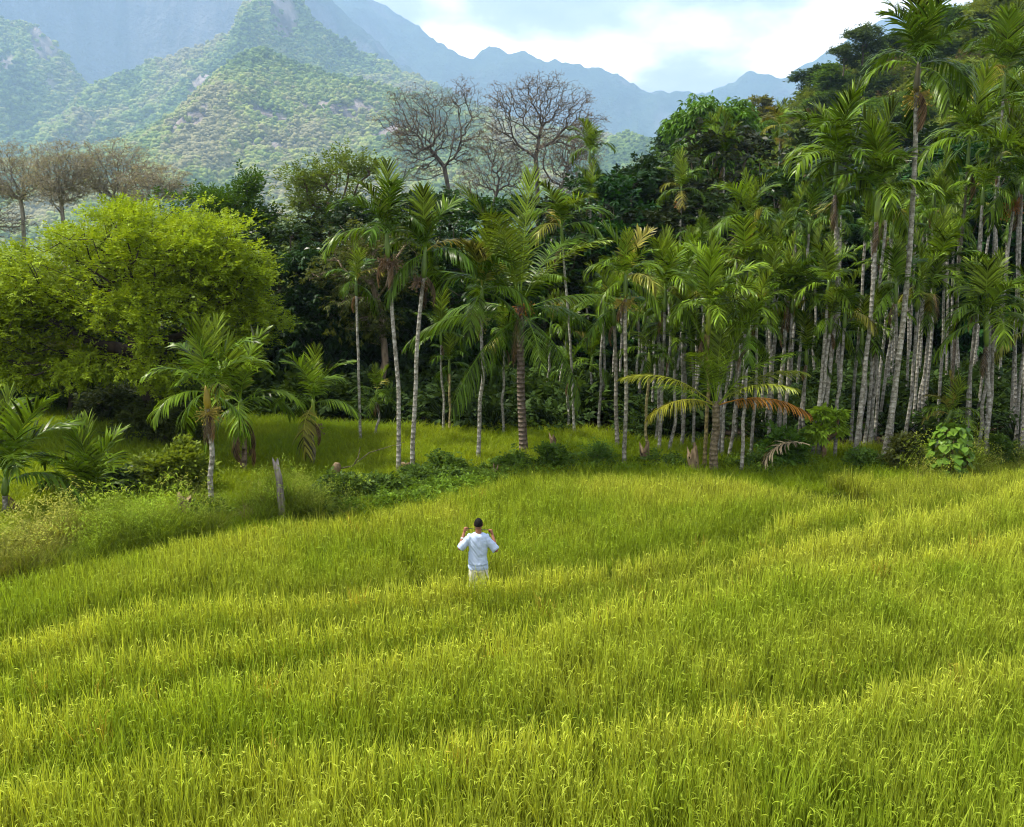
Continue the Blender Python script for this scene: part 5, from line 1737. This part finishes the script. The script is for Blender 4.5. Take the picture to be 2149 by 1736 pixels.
hv_ = IV3 * np.array([.0845, .1035, .1165]) + np.array([0, .0205, 1.632])
line_ = 1.598 + .062 * sstep(-.03, .09, hv_[:, 1])
low = hv_[:, 2] < line_
hv_[low, 2] = line_[low]
hv_[low, 0] *= .9
hv_[low, 1] = .02 + (hv_[low, 1] - .02) * .9
link('hair', mesh('hair', hv_, IF3, M_HAIR, None, True), man)

sh = [stack([(.750, -.012, 0, .200, .152), (.80, -.012, 0, .196, .146), (.845, -.012, 0, .182, .130), (.862, -.014, -.002, .196, .146), (.90, -.014, 0, .188, .136), (1.0, -.012, 0, .178, .126), (1.12, -.01, 0, .178, .124), (1.25, -.008, 0, .188, .128), (1.34, -.005, 0, .20, .124), (1.40, 0, 0, .190, .112), (1.435, 0, 0, .15, .095), (1.462, 0, .004, .078, .074)])]
for s in (-1, 1):
    d = EL[s] - SH[s]
    sh += [tube(np.stack([SH[s] + np.array([-s * .05, 0, .0]) + (d - np.array([-s * .05, 0, 0])) * t for t in np.linspace(0, 1.0, 10)]), np.linspace(.082, .077, 10), 18)]
me = bake('shirt', sh, .010, 4, M_SHIRT)
n = len(me.vertices)
co = np.empty(n * 3, np.float32); me.vertices.foreach_get('co', co); co = co.reshape(-1, 3)
no = np.empty(n * 3, np.float32); me.vertices.foreach_get('normal', no); no = no.reshape(-1, 3)
w1 = 1 - 2 * np.abs(fbm(co[:, 0] * 7 + co[:, 2] * 6, co[:, 2] * 5 - np.abs(co[:, 0]) * 9 + co[:, 1] * 6, 5, 3) - .5) * 2
w2 = fbm(co[:, 0] * 4, co[:, 2] * 16, 9, 3) - .5
co = co + no * (.015 * (w1 - .5) + .018 * w2 * sstep(1.15, .8, co[:, 2]))[:, None]
me.vertices.foreach_set('co', co.ravel())
link('shirt', me, man)
pants = [stack([(.70, -.0, 0, .178, .122), (.77, 0, 0, .172, .122), (.82, 0, 0, .155, .110), (.90, 0, 0, .15, .105)])]
for s in (-1, 1):
    pants += limb([(s * .085, 0, .76), (s * .108, .01, .5), (s * .112, -.01, .09)], (.100, .090, .072), 16)
me = bake('trousers', pants, .011, 3, M_PANTS)
n = len(me.vertices)
co = np.empty(n * 3, np.float32); me.vertices.foreach_get('co', co); co = co.reshape(-1, 3)
no = np.empty(n * 3, np.float32); me.vertices.foreach_get('normal', no); no = no.reshape(-1, 3)
co = co + no * (.016 * (fbm(co[:, 0] * 9 + co[:, 2] * 8, co[:, 2] * 9 - np.abs(co[:, 0]) * 14, 15, 3) - .5))[:, None]
me.vertices.foreach_set('co', co.ravel())
link('trousers', me, man)
ctr = EL[-1] + (WR[-1] - EL[-1]) * .62
V, Q, T = tube(np.stack([ctr - nrm(WR[-1] - EL[-1]) * .011, ctr + nrm(WR[-1] - EL[-1]) * .011]), np.array([.040, .038]), 16)
link('bracelet', mesh('bracelet', V, [Q, T], M_BAND, None, True), man)
for s in (-1, 1):
    link('eye', mesh('eye', *[x for x in (IV3 * .011 + np.array([s * .030, .106, 1.634]), IF3)], M_BAND, None, True), man)
a, b_ = KN[-1] + np.array([.035, .03, -.005]), KN[1] + np.array([-.03, .03, .005])
t = np.linspace(0, 1, 9)
P = a + np.outer(t, b_ - a) - UPV * (.03 * np.sin(t * math.pi))[:, None] + np.outer(np.sin(t * math.pi), [0, .06, 0])
V, Q, T = tube(P, np.full(9, .0065), 6)
link('cord', mesh('cord', V, [Q, T], M_CORD, None, True), loc=MAN, label='thin dark cord held taut between the raised hands of the man', cat='cord')
print('tris', sum(sum(max(1, p.loop_total - 2) for p in m.polygons) if len(m.polygons) < 2000 else len(m.polygons) * 2 for m in bpy.data.meshes))
